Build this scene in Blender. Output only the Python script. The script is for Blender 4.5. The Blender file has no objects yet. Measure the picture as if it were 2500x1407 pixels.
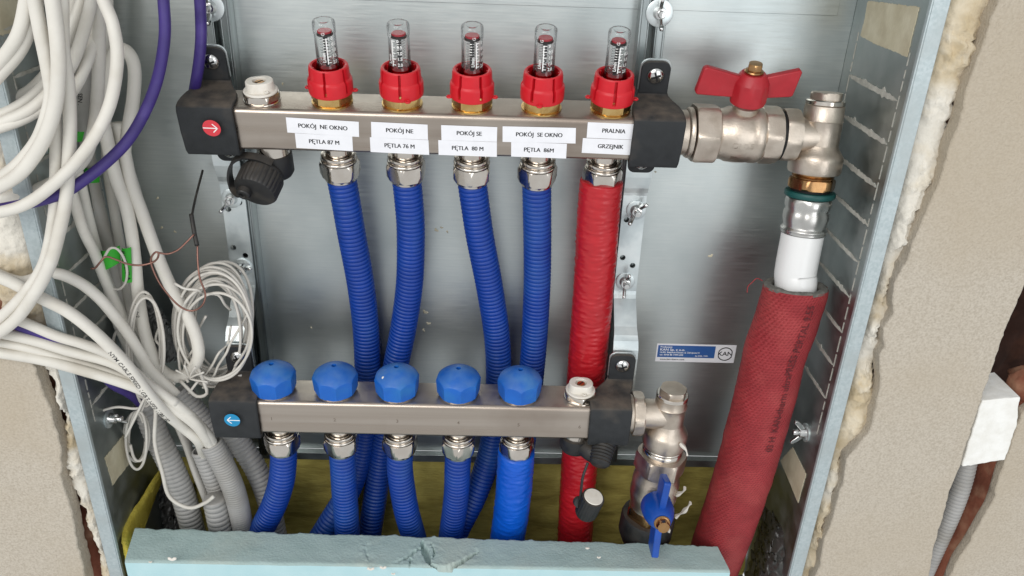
import bpy, bmesh, math, random
from mathutils import Vector, Matrix, noise
S = 0.001                                   # everything below is written in millimetres
rnd = random.Random(7)
scene = bpy.context.scene
COL = scene.collection
R = math.radians
# ------------------------------------------------------------------ camera
F = 1972.757; CAM = Vector((117.794, -584.116, 156.091)); PITCH, YAW, ROLL = 0.4572, 0.0273, 0.0368
FW = Vector((math.sin(YAW)*math.cos(PITCH), math.cos(YAW)*math.cos(PITCH), -math.sin(PITCH)))
RT = Vector((math.cos(YAW), -math.sin(YAW), 0)); UPV = RT.cross(FW)
R2 = math.cos(ROLL)*RT + math.sin(ROLL)*UPV; U2 = -math.sin(ROLL)*RT + math.cos(ROLL)*UPV
cd = bpy.data.cameras.new('camera'); cam = bpy.data.objects.new('camera', cd); COL.objects.link(cam)
cd.sensor_fit = 'HORIZONTAL'; cd.sensor_width = 36; cd.lens = F/2500*36; cd.clip_start = 0.02; cd.clip_end = 50
cam.matrix_world = Matrix(((R2.x, U2.x, -FW.x, CAM.x*S), (R2.y, U2.y, -FW.y, CAM.y*S), (R2.z, U2.z, -FW.z, CAM.z*S), (0, 0, 0, 1)))
scene.camera = cam
# ------------------------------------------------------------------ light
w = bpy.data.worlds.new('World'); scene.world = w; w.use_nodes = True
bg = w.node_tree.nodes['Background']; bg.inputs[0].default_value = (0.96, 0.985, 1.0, 1); bg.inputs[1].default_value = 0.8
def area(name, loc, target, sx, sy, power, color):
    l = bpy.data.lights.new(name, 'AREA'); l.shape = 'RECTANGLE'; l.size = sx; l.size_y = sy; l.energy = power; l.color = color
    o = bpy.data.objects.new(name, l); COL.objects.link(o); o.location = loc
    o.rotation_euler = (Vector(target)-Vector(loc)).to_track_quat('-Z', 'Y').to_euler(); return o
area('window_light', (-0.9, -2.3, 1.25), (0.1, 0, -0.12), 1.8, 1.6, 44, (1.0, 0.98, 0.95))
area('right_fill_light', (1.35, -2.5, 0.1), (0.15, 0, -0.12), 1.1, 1.9, 15, (0.95, 0.98, 1.0))  # added soft lamp brightening the panel's right side, no known doorway there
vs = scene.view_settings; vs.view_transform = 'Standard'; vs.look = 'None'; vs.exposure = -0.17; vs.gamma = 1; vs.use_curve_mapping = False
scene.render.engine = 'CYCLES'; scene.cycles.max_bounces = 8; scene.cycles.transparent_max_bounces = 24
# ------------------------------------------------------------------ helpers
def ray(x, y): return FW + (x-1250)/F*R2 - (y-703.5)/F*U2
def P(x, y, Y):  d = ray(x, y); return CAM + d*((Y-CAM.y)/d.y)
def PX(x, y, X): d = ray(x, y); return CAM + d*((X-CAM.x)/d.x)
def PZ(x, y, Z): d = ray(x, y); return CAM + d*((Z-CAM.z)/d.z)
MW = {}                                      # object name -> matrix in mm
def empty(name, label, cat, M, group=None):
    o = bpy.data.objects.new(name, None); o.empty_display_size = 0.01; COL.objects.link(o)
    M = M.copy() if isinstance(M, Matrix) else Matrix.Translation(Vector(M))
    MW[o.name] = M; Mm = M.copy(); Mm.translation = M.translation*S; o.matrix_world = Mm
    return tag(o, label, cat, group)
def tag(o, label=None, cat=None, group=None, kind=None):
    if label: o['label'] = label
    if cat: o['category'] = cat
    if group: o['group'] = group
    if kind: o['kind'] = kind
    return o
class MB:
    def __init__(s): s.v = []; s.f = []
    def add(s, v, f):
        n = len(s.v); s.v += [Vector(p) for p in v]; s.f += [tuple(i+n for i in q) for q in f]; return s
    def box(s, x0, x1, y0, y1, z0, z1, M=None):
        v = [Vector((x, y, z)) for x in (x0, x1) for y in (y0, y1) for z in (z0, z1)]
        if M: v = [M @ p for p in v]
        return s.add(v, [(0, 1, 3, 2), (4, 6, 7, 5), (0, 4, 5, 1), (2, 3, 7, 6), (0, 2, 6, 4), (1, 5, 7, 3)])
    def lathe(s, prof, n=32, M=None, sides=0, flat=0, rot=0, capa=True, capb=True, rf=None):
        """prof: (r, z); with sides the radius is cut by a regular polygon of inner radius flat"""
        v = []; f = []
        for r, z in prof:
            for k in range(n):
                a = 2*math.pi*k/n; rr = r
                if sides:
                    m = (a-rot) % (2*math.pi/sides) - math.pi/sides
                    rr = min(r, flat/math.cos(m))
                if rf: rr = rf(rr, a, z)
                v.append(Vector((rr*math.cos(a), rr*math.sin(a), z)))
        for i in range(len(prof)-1):
            for k in range(n):
                k2 = (k+1) % n; f.append((i*n+k, i*n+k2, (i+1)*n+k2, (i+1)*n+k))
        if capa: f.append(tuple(reversed(range(n))))
        if capb: f.append(tuple(range((len(prof)-1)*n, len(prof)*n)))
        if prof[0][1] > prof[-1][1]: f = [tuple(reversed(q)) for q in f]
        if M: v = [M @ p for p in v]
        return s.add(v, f)
    def prism(s, poly, d0, d1, M=None):
        n = len(poly); v = [Vector((p[0], p[1], d0)) for p in poly] + [Vector((p[0], p[1], d1)) for p in poly]
        f = [tuple(reversed(range(n))), tuple(range(n, 2*n))] + [(i, (i+1) % n, n+(i+1) % n, n+i) for i in range(n)]
        if M: v = [M @ p for p in v]
        return s.add(v, f)
    def tube(s, path, r, n=12, caps=True):
        N = len(path); T = []
        for i in range(N):
            t = path[min(i+1, N-1)] - path[max(i-1, 0)]; T.append(t.normalized())
        ref = Vector((0, -1, 0))
        if abs(T[0].dot(ref)) > 0.9: ref = Vector((1, 0, 0))
        nn = (ref - T[0]*ref.dot(T[0])).normalized(); v = []; f = []
        for i in range(N):
            nn = (nn - T[i]*nn.dot(T[i])).normalized(); b = T[i].cross(nn)
            ri = r(i) if callable(r) else r
            for k in range(n):
                a = 2*math.pi*k/n
                rk = ri(a) if callable(ri) else ri
                v.append(path[i] + (nn*math.cos(a) + b*math.sin(a))*rk)
        for i in range(N-1):
            for k in range(n):
                k2 = (k+1) % n; f.append((i*n+k, i*n+k2, (i+1)*n+k2, (i+1)*n+k))
        if caps: f += [tuple(reversed(range(n))), tuple(range((N-1)*n, N*n))]
        return s.add(v, f)
    def grid(s, g):
        a, b = len(g), len(g[0]); v = [p for row in g for p in row]
        return s.add(v, [(i*b+j, i*b+j+1, (i+1)*b+j+1, (i+1)*b+j) for i in range(a-1) for j in range(b-1)])
    def build(s, name, mat, parent=None, bevel=0, smooth=35, world=False, fix=True):
        vs_ = s.v
        if parent is not None and world:
            Mi = MW[parent.name].inverted(); vs_ = [Mi @ p for p in vs_]
        org = Vector((0, 0, 0))
        if parent is None:
            xs, ys, zs = [[p[i] for p in vs_] for i in range(3)]
            org = Vector(((min(xs)+max(xs))/2, (min(ys)+max(ys))/2, min(zs)))
        me = bpy.data.meshes.new(name); me.from_pydata([tuple((p-org)*S) for p in vs_], [], s.f)
        if fix:
            bm = bmesh.new(); bm.from_mesh(me); bmesh.ops.recalc_face_normals(bm, faces=bm.faces); bm.to_mesh(me); bm.free()
        for p in me.polygons: p.use_smooth = True
        if smooth < 180: me.set_sharp_from_angle(angle=R(smooth))
        me.materials.append(M_[mat] if isinstance(mat, str) else mat)
        o = bpy.data.objects.new(name, me); COL.objects.link(o)
        if parent is not None: o.parent = parent
        else: o.location = org*S
        Mo = (MW[parent.name] if parent is not None else Matrix.Translation(org)); MW[o.name] = Mo.copy()
        if bevel:
            b = o.modifiers.new('bevel', 'BEVEL'); b.width = bevel*S; b.segments = 2; b.limit_method = 'ANGLE'; b.angle_limit = R(40); b.harden_normals = False
        return o
def spline(pts, step=2.0):
    pts = [Vector(p) for p in pts]; q = [pts[0]*2-pts[1]] + pts + [pts[-1]*2-pts[-2]]; d = []
    for i in range(1, len(q)-2):
        p0, p1, p2, p3 = q[i-1:i+3]; m = 24
        for k in range(m):
            t = k/m; d.append(0.5*((2*p1)+(p2-p0)*t+(2*p0-5*p1+4*p2-p3)*t*t+(3*p1-p0-3*p2+p3)*t**3))
    d.append(pts[-1]); L = [0]
    for i in range(1, len(d)): L.append(L[-1]+(d[i]-d[i-1]).length)
    n = max(2, int(L[-1]/step)); out = []; j = 0
    for k in range(n+1):
        t = L[-1]*k/n
        while j < len(L)-2 and L[j+1] < t: j += 1
        a = (t-L[j])/max(1e-9, L[j+1]-L[j]); out.append(d[j].lerp(d[j+1], min(1, max(0, a))))
    return out
def pp(*pts): return [P(*q) for q in pts]
def axis_matrix(loc, z, x=(1, 0, 0)):
    z = Vector(z).normalized(); x = Vector(x); x = (x - z*x.dot(z)).normalized(); y = z.cross(x)
    return Matrix(((x.x, y.x, z.x, loc[0]), (x.y, y.y, z.y, loc[1]), (x.z, y.z, z.z, loc[2]), (0, 0, 0, 1)))
# ------------------------------------------------------------------ flat shapes and lettering, made in one batch
_jobs = {}
def want_text(s, size, bold=0.02):
    c = bpy.data.curves.new('t', 'FONT'); c.body = s; c.size = size; c.align_x = 'CENTER'; c.align_y = 'CENTER'; c.offset = bold*size; c.resolution_u = 3
    _jobs[('t', s, size)] = c
def want_plate(key, outer, holes):
    c = bpy.data.curves.new('p', 'CURVE'); c.dimensions = '2D'; c.fill_mode = 'BOTH'
    for poly in [outer]+holes:
        sp = c.splines.new('POLY'); sp.points.add(len(poly)-1)
        for p, q in zip(sp.points, poly): p.co = (q[0], q[1], 0, 1)
        sp.use_cyclic_u = True
    _jobs[('p', key)] = c
SHAPES = {}
def run_jobs():
    obs = {}
    for k, c in _jobs.items():
        o = bpy.data.objects.new('tmp', c); COL.objects.link(o); obs[k] = o
    bpy.context.view_layer.update(); dg = bpy.context.evaluated_depsgraph_get()
    for k, o in obs.items():
        me = bpy.data.meshes.new_from_object(o.evaluated_get(dg))
        SHAPES[k] = ([v.co.copy() for v in me.vertices], [tuple(p.vertices) for p in me.polygons]); bpy.data.meshes.remove(me)
    for k, o in obs.items():
        c = o.data; bpy.data.objects.remove(o); bpy.data.curves.remove(c)
def T(s, size): return SHAPES[('t', s, size)]
def circ(x, y, r, n=20): return [(x+r*math.cos(2*math.pi*k/n), y+r*math.sin(2*math.pi*k/n)) for k in range(n)]
PLATES = [('POKÓJ  NE OKNO', 'PĘTLA 87 M'), ('POKÓJ NE', 'PĘTLA 76 M'), ('POKÓJ SE', 'PĘTLA  80 M'), ('POKÓJ  SE OKNO', 'PĘTLA  86M'), ('PRALNIA', 'GRZEJNIK')]
for a in PLATES:
    for b in a: want_text(b, 4.7, 0)
for t in ('0', '0.5', '1.0', '1.5', '2.0', 'L/min', '6326', 'G'): want_text(t, 3.1, 0.02)
for t in '123456': want_text(t, 4.5, 0.01)
for t, z in (('Producent:', 2.5), ('KAN Sp. z o.o.', 3.3), ('16-001 Białystok-Kleosin ul. Zdrojowa 51', 2.2), ('tel. 0048 85 7499-200', 2.2), ('fax 0048 - 7499-', 1.8), ('www.kan-therm.com', 2.4), ('KAN', 6.0)): want_text(t, z, 0.02)
for t, z in (('DN25', 6.0), ('PN30', 6.0), ('03 H  KAN-therm ultraPRESS PERTAL 9.55', 8.6), ('ZASIL', 7.0), ('ROZDZIELA', 4.6), ('NYM CABLE SPEED 1GB/S HFF2 1180/102', 4.4), ('UTP . -  SEN .', 4.2), ('HF 4x2', 4.0)): want_text(t, z, 0.012)
# mounting strips: flat middle with four holes  (u across, v along)
want_plate('strip', [(-9.5, -43), (9.5, -43), (9.5, 43), (-9.5, 43)], [circ(-5, 22, 2.4), circ(4.5, 28, 2.4), circ(-5, -12, 2.4), circ(4, -19, 2.4)])
run_jobs()
def text_on_tube(mb, path, r, s, size, s0, ang=0, flip=False, lift=0.12, sx=1.0):
    """write along a path: u follows the path, v goes round it; ang measured from -Y towards +X"""
    L = [0]
    for i in range(1, len(path)): L.append(L[-1]+(path[i]-path[i-1]).length)
    vs_, fs = T(s, size); out = []
    for v in vs_:
        u = s0 + (-v.x if flip else v.x)*sx; vv = (-v.y if flip else v.y)
        j = 0
        while j < len(L)-2 and L[j+1] < u: j += 1
        a = (u-L[j])/(L[j+1]-L[j]); c = path[j].lerp(path[j+1], a); t = (path[min(j+2, len(path)-1)]-path[max(0, j-1)]).normalized()
        n = Vector((0, -1, 0)); n = (n-t*n.dot(t)).normalized(); b = n.cross(t)
        if b.x < 0 and False: b = -b
        th = ang + vv/r
        out.append(c+(n*math.cos(th)+b*math.sin(th))*(r+lift))
    mb.add(out, fs)
# ------------------------------------------------------------------ materials
M_ = {}
def lin(h):
    h = h.lstrip('#'); c = [int(h[i:i+2], 16)/255 for i in (0, 2, 4)]
    return tuple((x/12.92 if x <= 0.04045 else ((x+0.055)/1.055)**2.4) for x in c) + (1,)
def mat(name, col, col2=None, metal=0, rough=0.5, scale=60, detail=4, lo=0.35, hi=0.65, stretch=(1, 1, 1), bump=0, bscale=400, bstretch=(1, 1, 1), rough2=None,
        spec=0.5, specks=None, speck_scale=160, speck_th=0.12, coat=0, trans=0, col3=None, s3=12, lo3=.45, hi3=.7, sss=0, dust=None, amt=.6):
    m = bpy.data.materials.new(name); m.use_nodes = True; nt = m.node_tree; N = nt.nodes; Lk = nt.links
    b = N['Principled BSDF']; geo = N.new('ShaderNodeNewGeometry')
    def noi(sc, st, det):
        mp = N.new('ShaderNodeMapping'); mp.inputs['Scale'].default_value = st; Lk.new(geo.outputs['Position'], mp.inputs[0])
        n = N.new('ShaderNodeTexNoise'); n.inputs['Scale'].default_value = sc; n.inputs['Detail'].default_value = det; Lk.new(mp.outputs[0], n.inputs[0]); return n.outputs['Fac']
    def ramp(fac, a, c):
        r = N.new('ShaderNodeMapRange'); r.inputs[1].default_value = a; r.inputs[2].default_value = c; Lk.new(fac, r.inputs[0]); return r.outputs[0]
    def mix(fac, a, c):
        x = N.new('ShaderNodeMix'); x.data_type = 'RGBA'; Lk.new(fac, x.inputs[0])
        for sk, val in ((x.inputs[6], a), (x.inputs[7], c)):
            if hasattr(val, 'is_linked'): Lk.new(val, sk)
            else: sk.default_value = val
        return x.outputs[2]
    c = lin(col) if isinstance(col, str) else col
    if col2:
        f = ramp(noi(scale, stretch, detail), lo, hi); c = mix(f, c, lin(col2))
        if rough2 is not None:
            mr = N.new('ShaderNodeMapRange'); mr.inputs[3].default_value = rough; mr.inputs[4].default_value = rough2; Lk.new(f, mr.inputs[0]); Lk.new(mr.outputs[0], b.inputs['Roughness'])
    if col3: c = mix(ramp(noi(s3, (1, 1, 1), 5), lo3, hi3), c, lin(col3))
    if specks:
        vo = N.new('ShaderNodeTexVoronoi'); vo.inputs['Scale'].default_value = speck_scale; Lk.new(geo.outputs['Position'], vo.inputs[0])
        n2 = noi(speck_scale*0.25, (1, 1, 1), 2); sub = N.new('ShaderNodeMath'); sub.operation = 'MULTIPLY_ADD'; sub.inputs[1].default_value = -0.5; Lk.new(n2, sub.inputs[0]); sub.inputs[2].default_value = speck_th+0.25
        lt = N.new('ShaderNodeMath'); lt.operation = 'LESS_THAN'; Lk.new(vo.outputs['Distance'], lt.inputs[0]); Lk.new(sub.outputs[0], lt.inputs[1]); c = mix(lt.outputs[0], c, lin(specks))
    if dust:                                  # settled plaster dust on whatever faces up
        sx = N.new('ShaderNodeSeparateXYZ'); Lk.new(geo.outputs['Normal'], sx.inputs[0]); up_ = ramp(sx.outputs[2], .25, .95)
        mm = N.new('ShaderNodeMath'); mm.operation = 'MULTIPLY'; Lk.new(up_, mm.inputs[0]); Lk.new(ramp(noi(90, (1, 1, 1), 6), .25, .75), mm.inputs[1])
        m2 = N.new('ShaderNodeMath'); m2.operation = 'MULTIPLY'; m2.inputs[1].default_value = amt; Lk.new(mm.outputs[0], m2.inputs[0]); c = mix(m2.outputs[0], c, lin(dust))
        if metal:
            mt_ = N.new('ShaderNodeMath'); mt_.operation = 'MULTIPLY_ADD'; mt_.inputs[1].default_value = -.9; mt_.inputs[2].default_value = metal; Lk.new(m2.outputs[0], mt_.inputs[0]); Lk.new(mt_.outputs[0], b.inputs['Metallic'])
    if hasattr(c, 'is_linked'): Lk.new(c, b.inputs['Base Color'])
    else: b.inputs['Base Color'].default_value = c
    if not (dust and metal): b.inputs['Metallic'].default_value = metal
    if rough2 is None or not col2: b.inputs['Roughness'].default_value = rough
    b.inputs['Specular IOR Level'].default_value = spec; b.inputs['Coat Weight'].default_value = coat; b.inputs['Transmission Weight'].default_value = trans
    if sss: b.inputs['Subsurface Weight'].default_value = sss; b.inputs['Subsurface Radius'].default_value = (0.004, 0.004, 0.004)
    if bump:
        bn = N.new('ShaderNodeBump'); bn.inputs['Strength'].default_value = min(1, bump); bn.inputs['Distance'].default_value = 0.001*max(1, bump); Lk.new(noi(bscale, bstretch, 3), bn.inputs['Height']); Lk.new(bn.outputs[0], b.inputs['Normal'])
    M_[name] = m; return m
mat('zinc_panel', '#c0c6c5', '#c9cecc', metal=1, rough=0.36, rough2=0.42, scale=500, stretch=(0.08, 1, 1.4), detail=4, bump=0.045, bscale=600, bstretch=(0.1, 1, 1.4), col3='#adb5b5', s3=11, lo3=.5, hi3=.8, specks='#d9d6cf', speck_scale=38, speck_th=-0.135)
mat('zinc_side', '#a0a8a7', '#b0b6b5', metal=1, rough=0.36, rough2=0.5, scale=60, detail=6, bump=0.06, bscale=300, col3='#7d8584', s3=14, lo3=.5, hi3=.75, specks='#d5d0c6', speck_scale=60, speck_th=-0.135)
mat('zinc_flange', '#a9b5b7', '#b8c2c4', metal=0.35, rough=0.42, scale=500, detail=2, bump=0.08, bscale=700, col3='#a8b0b0', s3=30)
mat('zinc_bright', '#d3dcdd', '#dfe5e5', metal=0.8, rough=0.3, rough2=0.42, scale=70, bump=0.04, bscale=150, col3='#aeb7ba', s3=30)
mat('rail', '#8d9494', '#a3a9a9', metal=1, rough=0.32, scale=60, stretch=(3, 3, .2), bump=0.04, bscale=200)
mat('stainless', '#b1a599', '#bdb2a7', metal=1, rough=0.27, rough2=0.36, scale=70, stretch=(0.05, 2, 2.5), detail=6, bump=0.035, bscale=330, bstretch=(0.03, 1.5, 1.5), col3='#94857a', s3=9, lo3=.5, hi3=.8, specks='#e8e4dc', speck_scale=80, speck_th=-0.14, dust='#978a7d', amt=.6)
mat('nickel', '#cfc6bc', '#dad3ca', metal=1, rough=0.13, rough2=0.22, scale=90, bump=0.02, bscale=300)
mat('nickel_matt', '#c6b9ab', '#d2c7ba', metal=1, rough=0.33, rough2=0.45, scale=80, bump=0.16, bscale=900, col3='#9d9183', s3=45, lo3=.5, hi3=.8, dust='#a89a88', amt=.55)
mat('brass', '#d9b87c', '#c7a266', metal=1, rough=0.2, rough2=0.32, scale=120, bump=0.03, bscale=300)
mat('bronze', '#b58e62', '#a37c55', metal=1, rough=0.24, scale=120, bump=0.03)
mat('chrome', '#dcdcda', '#c9c9c8', metal=1, rough=0.1, rough2=0.2, scale=200)
mat('sleeve_steel', '#cfcdc9', '#bdbbb7', metal=1, rough=0.26, rough2=0.34, scale=80, bump=0.03, bscale=400)
mat('slot_plaster', '#bdbbb2', '#a9a79e', rough=0.8, scale=200, bump=0.4, bscale=500)
mat('near_black', '#0b0b0c', rough=0.7)  # black for rings, and for shade painted into screw slots
mat('rubber', '#26282a', '#2f3133', rough=0.62, rough2=0.8, scale=140, bump=0.25, bscale=1500, col3='#4c4742', s3=32, lo3=.56, hi3=.8, spec=0.35, dust='#7d7063', amt=.6)
mat('black_plastic', '#1a1a1b', '#242424', rough=0.42, rough2=0.6, scale=150, bump=0.06, bscale=900, col3='#3c3833', s3=60, lo3=.55, hi3=.8, dust='#6a6157', amt=.5)
mat('red_plastic', '#d01f2b', '#c91a27', rough=0.38, scale=90, bump=0.06, bscale=900, spec=0.4, sss=0.08, dust='#c46a66', amt=.3)
mat('red_handle', '#ab1c28', '#a01823', rough=0.42, scale=90, bump=0.08, bscale=1400, col3='#b5343c', s3=40, lo3=.5, hi3=.8)
mat('red_clear', '#a21f2c', rough=0.2)
mat('blue_pipe', '#033893', '#023187', rough=0.4, rough2=0.52, scale=45, bump=0.05, bscale=900, col3='#20529a', s3=24, lo3=.52, hi3=.9, specks='#a9b6cf', speck_scale=120, speck_th=-0.155, spec=0.4, dust='#6d92b8', amt=.4)
mat('blue_sleeve', '#0a5ac8', '#0751bd', rough=0.34, scale=40, bump=0.0, spec=0.45, specks='#c4d2e8', speck_scale=110, speck_th=-0.155)
mat('blue_cap', '#0460bd', '#0458b2', rough=0.42, rough2=0.55, scale=60, bump=0.05, bscale=1200, col3='#1f70b4', s3=50, lo3=.5, hi3=.8, specks='#c8d4e6', speck_scale=120, speck_th=-0.15, dust='#6f94b5', amt=.55)
mat('blue_handle', '#0a4aa6', '#0c4399', rough=0.34, scale=60, bump=0.04, bscale=900)
mat('red_sleeve', '#b81d27', '#ab1922', rough=0.33, scale=40, spec=0.5, col3='#a01822', s3=30, lo3=.5, hi3=.8)
mat('red_jacket', '#9b2b30', '#8c252a', rough=0.62, rough2=0.75, scale=50, bump=0.5, bscale=900, bstretch=(1, 1, 1.5), col3='#ab4644', s3=28, lo3=.5, hi3=.8, specks='#e6d6cf', speck_scale=70, speck_th=-0.145)
mat('grey_foam', '#77756f', '#5f5d58', rough=0.9, scale=300, bump=0.6, bscale=700)
mat('white_pipe', '#e9e9e8', rough=0.28, spec=0.5)
mat('white_plastic', '#e6e1d8', '#ddd7cc', rough=0.4, scale=80, bump=0.03, col3='#cfc5b6', s3=60, lo3=.55, hi3=.8, sss=0.1)
mat('paper', '#f0f0f4', '#ebebef', rough=0.55, scale=120, bump=0.02)
mat('ink', '#161618', rough=0.6)
mat('jacket_ink', '#4a1016', '#6a1a20', rough=0.7, scale=700, lo=.45, hi=.55)
mat('stamp', '#82766b', rough=0.5, metal=0.6)
mat('print_white', '#f2f2f0', rough=0.5)
mat('sticker_blue', '#2d5aa0', '#33619f', rough=0.4, scale=60)
mat('sticker_red', '#d43a44', rough=0.45)
mat('sticker_cyan', '#1187b8', rough=0.45)
mat('white_cable', '#dcd8cf', '#d2cec5', rough=0.45, rough2=0.58, scale=35, bump=0.1, bscale=500, col3='#c2bbae', s3=30, lo3=.54, hi3=.82, spec=0.4, dust='#b9b0a2', amt=.5)
mat('grey_cable', '#bdbab4', '#b2afa8', rough=0.5, scale=35, bump=0.1, bscale=500, col3='#a39d92', s3=30, lo3=.5, hi3=.8)
mat('thin_wire', '#d4d0c8', '#c9c4bb', rough=0.55, scale=60, bump=0.05)
mat('purple_cable', '#402f7c', '#382a6d', rough=0.42, rough2=0.55, scale=50, bump=0.12, bscale=700, col3='#5a4a92', s3=40, lo3=.55, hi3=.85)
mat('conduit', '#a5a4a2', '#9a9997', rough=0.52, scale=40, bump=0.06, bscale=700, col3='#8b8780', s3=25, lo3=.5, hi3=.8, dust='#c4bfb6', amt=.4)
mat('copper', '#9b7468', '#8a655b', metal=0.9, rough=0.36, scale=90)
mat('green_tag', '#34b02c', '#2ea428', rough=0.5, scale=60)
mat('tape', '#cfc7ae', '#c4bba0', rough=0.6, scale=70, bump=0.25, bscale=300, bstretch=(1, 1, 1), col3='#b6ab90', s3=55)
mat('plaster', '#c0b7a9', '#aba192', rough=0.95, scale=620, detail=5, lo=.38, hi=.72, bump=0.9, bscale=560, col3='#b2a591', s3=7, lo3=.42, hi3=.8, specks='#6f6252', speck_scale=300, speck_th=-0.1, spec=0.2)
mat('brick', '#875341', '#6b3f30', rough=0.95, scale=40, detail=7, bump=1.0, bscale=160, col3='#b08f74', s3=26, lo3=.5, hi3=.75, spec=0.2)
mat('brick_shaded', '#33211b', '#281812', rough=0.95, scale=40, detail=7, bump=1.0, bscale=160, col3='#4a2e22', s3=26, lo3=.5, hi3=.75, spec=0.2)  # brick with the deep shade of the chase put into its colour
mat('foam', '#dbcfb8', '#c3b293', rough=0.85, scale=60, detail=8, bump=0.9, bscale=330, col3='#e2ddd2', s3=16, lo3=.48, hi3=.6, spec=0.25, sss=0.1)
mat('styrofoam', '#efeeea', '#e6e4de', rough=0.8, scale=120, bump=0.5, bscale=260, spec=0.25, sss=0.1)
mat('xps', '#b6d5d9', '#aed0d5', rough=0.7, scale=50, detail=6, bump=0.16, bscale=900, spec=0.25, specks='#eef3f2', speck_scale=60, speck_th=-0.13)
mat('xps_top', '#a9bdbb', '#a0b5b3', rough=0.85, scale=40, stretch=(1, 2, 1), detail=7, bump=0.55, bscale=520, col3='#b6bfb6', s3=14, lo3=.48, hi3=.75, spec=0.2, specks='#e9eeec', speck_scale=60, speck_th=-0.125)
mat('wool', '#aa9d56', '#918446', rough=0.95, scale=90, detail=7, stretch=(.5, 1, 2), bump=1.0, bscale=300, bstretch=(.4, 1, 2), col3='#b8ab62', s3=35, lo3=.5, hi3=.8, spec=0.1)
mat('wool_yellow', '#cdbb55', '#bba845', rough=0.95, scale=90, detail=7, bump=1.0, bscale=420, spec=0.1)
mat('film_dark', '#3a3937', '#4b4946', rough=0.26, rough2=0.35, scale=50, spec=0.6, bump=0.3, bscale=120)
mat('film_grey', '#7f7f7d', '#6f6f6e', rough=0.3, scale=50, spec=0.5, bump=0.2, bscale=150)
mat('green_ring', '#0f4f4c', '#0c4643', rough=0.45, scale=80)
mat('concrete', '#6a645c', '#58534c', rough=0.95, scale=60, bump=0.8, bscale=300)
mat('sealant', '#d8d2c8', rough=0.6)
def glass(name, tint, fac=0.10):
    m = bpy.data.materials.new(name); m.use_nodes = True; nt = m.node_tree; N = nt.nodes; N.clear()
    o = N.new('ShaderNodeOutputMaterial'); t = N.new('ShaderNodeBsdfTransparent'); t.inputs[0].default_value = tint; g = N.new('ShaderNodeBsdfGlossy'); g.inputs['Roughness'].default_value = 0.05
    lw = N.new('ShaderNodeLayerWeight'); lw.inputs[0].default_value = 0.2; ad = N.new('ShaderNodeMath'); ad.operation = 'MULTIPLY_ADD'; ad.inputs[1].default_value = 0.75; ad.inputs[2].default_value = fac; ad.use_clamp = True
    mx = N.new('ShaderNodeMixShader'); L = nt.links; L.new(lw.outputs['Fresnel'], ad.inputs[0]); L.new(ad.outputs[0], mx.inputs[0]); L.new(t.outputs[0], mx.inputs[1]); L.new(g.outputs[0], mx.inputs[2]); L.new(mx.outputs[0], o.inputs[0]); M_[name] = m
def weave(m, per):
    nt = M_[m].node_tree; N = nt.nodes; L = nt.links; b = N['Principled BSDF']; geo = N.new('ShaderNodeNewGeometry'); prev = b.inputs['Normal'].links[0].from_socket
    acc = []
    for rot in ((0, R(9), 0), (0, R(62), 0)):
        mp = N.new('ShaderNodeMapping'); mp.inputs['Rotation'].default_value = rot; L.new(geo.outputs['Position'], mp.inputs[0]); w_ = N.new('ShaderNodeTexWave'); w_.wave_type = 'BANDS'; w_.bands_direction = 'Z'; w_.inputs['Scale'].default_value = 2*math.pi/(20*per*S); w_.inputs['Distortion'].default_value = 1.6; w_.inputs['Detail Scale'].default_value = 2; L.new(mp.outputs[0], w_.inputs[0]); acc.append(w_.outputs['Fac'])
    mu = N.new('ShaderNodeMath'); mu.operation = 'MULTIPLY'; L.new(acc[0], mu.inputs[0]); L.new(acc[1], mu.inputs[1]); bp = N.new('ShaderNodeBump'); bp.inputs['Strength'].default_value = .7; bp.inputs['Distance'].default_value = .0012; L.new(mu.outputs[0], bp.inputs['Height']); L.new(prev, bp.inputs['Normal']); L.new(bp.outputs[0], b.inputs['Normal'])
weave('red_jacket', 2.3)
glass('clear', (0.97, 0.98, 0.98, 1), 0.03); glass('clear_red', (0.75, 0.16, 0.2, 1), 0.06)
def fbm(p, o=4): return noise.fractal(Vector(p), 0.9, 2.1, o)
# ================================================================== THE CABINET
XL, XR, YB, YF = -196.5, 385.2, 50.0, -61.8
cab = empty('manifold_cabinet', 'galvanised steel wall cabinet open at the front, holding both manifolds', 'cabinet', (94, 0, -430))
def cb(name, x0, x1, y0, y1, z0, z1, m, parent=None, bevel=0.3):
    return MB().box(x0, x1, y0, y1, z0, z1).build(name, m, parent or cab, bevel=bevel, world=True)
cb('back_panel', XL, XR, YB, YB+1, -334, 232, 'zinc_panel')
cb('back_overlap_sheet', -75, 372, YB-1.4, YB-.02, 79.5, 231, 'zinc_panel', bevel=0.2)
cb('bottom_flange', XL+.5, XR-.5, YB-7, YB-.05, -342, -334.05, 'zinc_side')
cb('top_panel', XL, XR, YF, YB, 232.05, 233, 'zinc_side')
sides = []
for s, x in ((-1, XL), (1, XR)):
    sp = MB().box(x, x+s*1.0, YF, YB+1, -470, 232).build('side_panel', 'zinc_side', cab, bevel=.3, world=True); sides.append(sp)
    x0, x1 = sorted((x, x+s*10.5)); cb('front_flange', x0, x1, YF-1.2, YF-.02, -470, 232, 'zinc_flange', bevel=.5)
    xa, xb = sorted((x-s*.05, x-s*1.3)); cb('hem', xa, xb, YF-1.2, YF+2.2, -470, 232, 'zinc_flange', bevel=.4)
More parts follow.
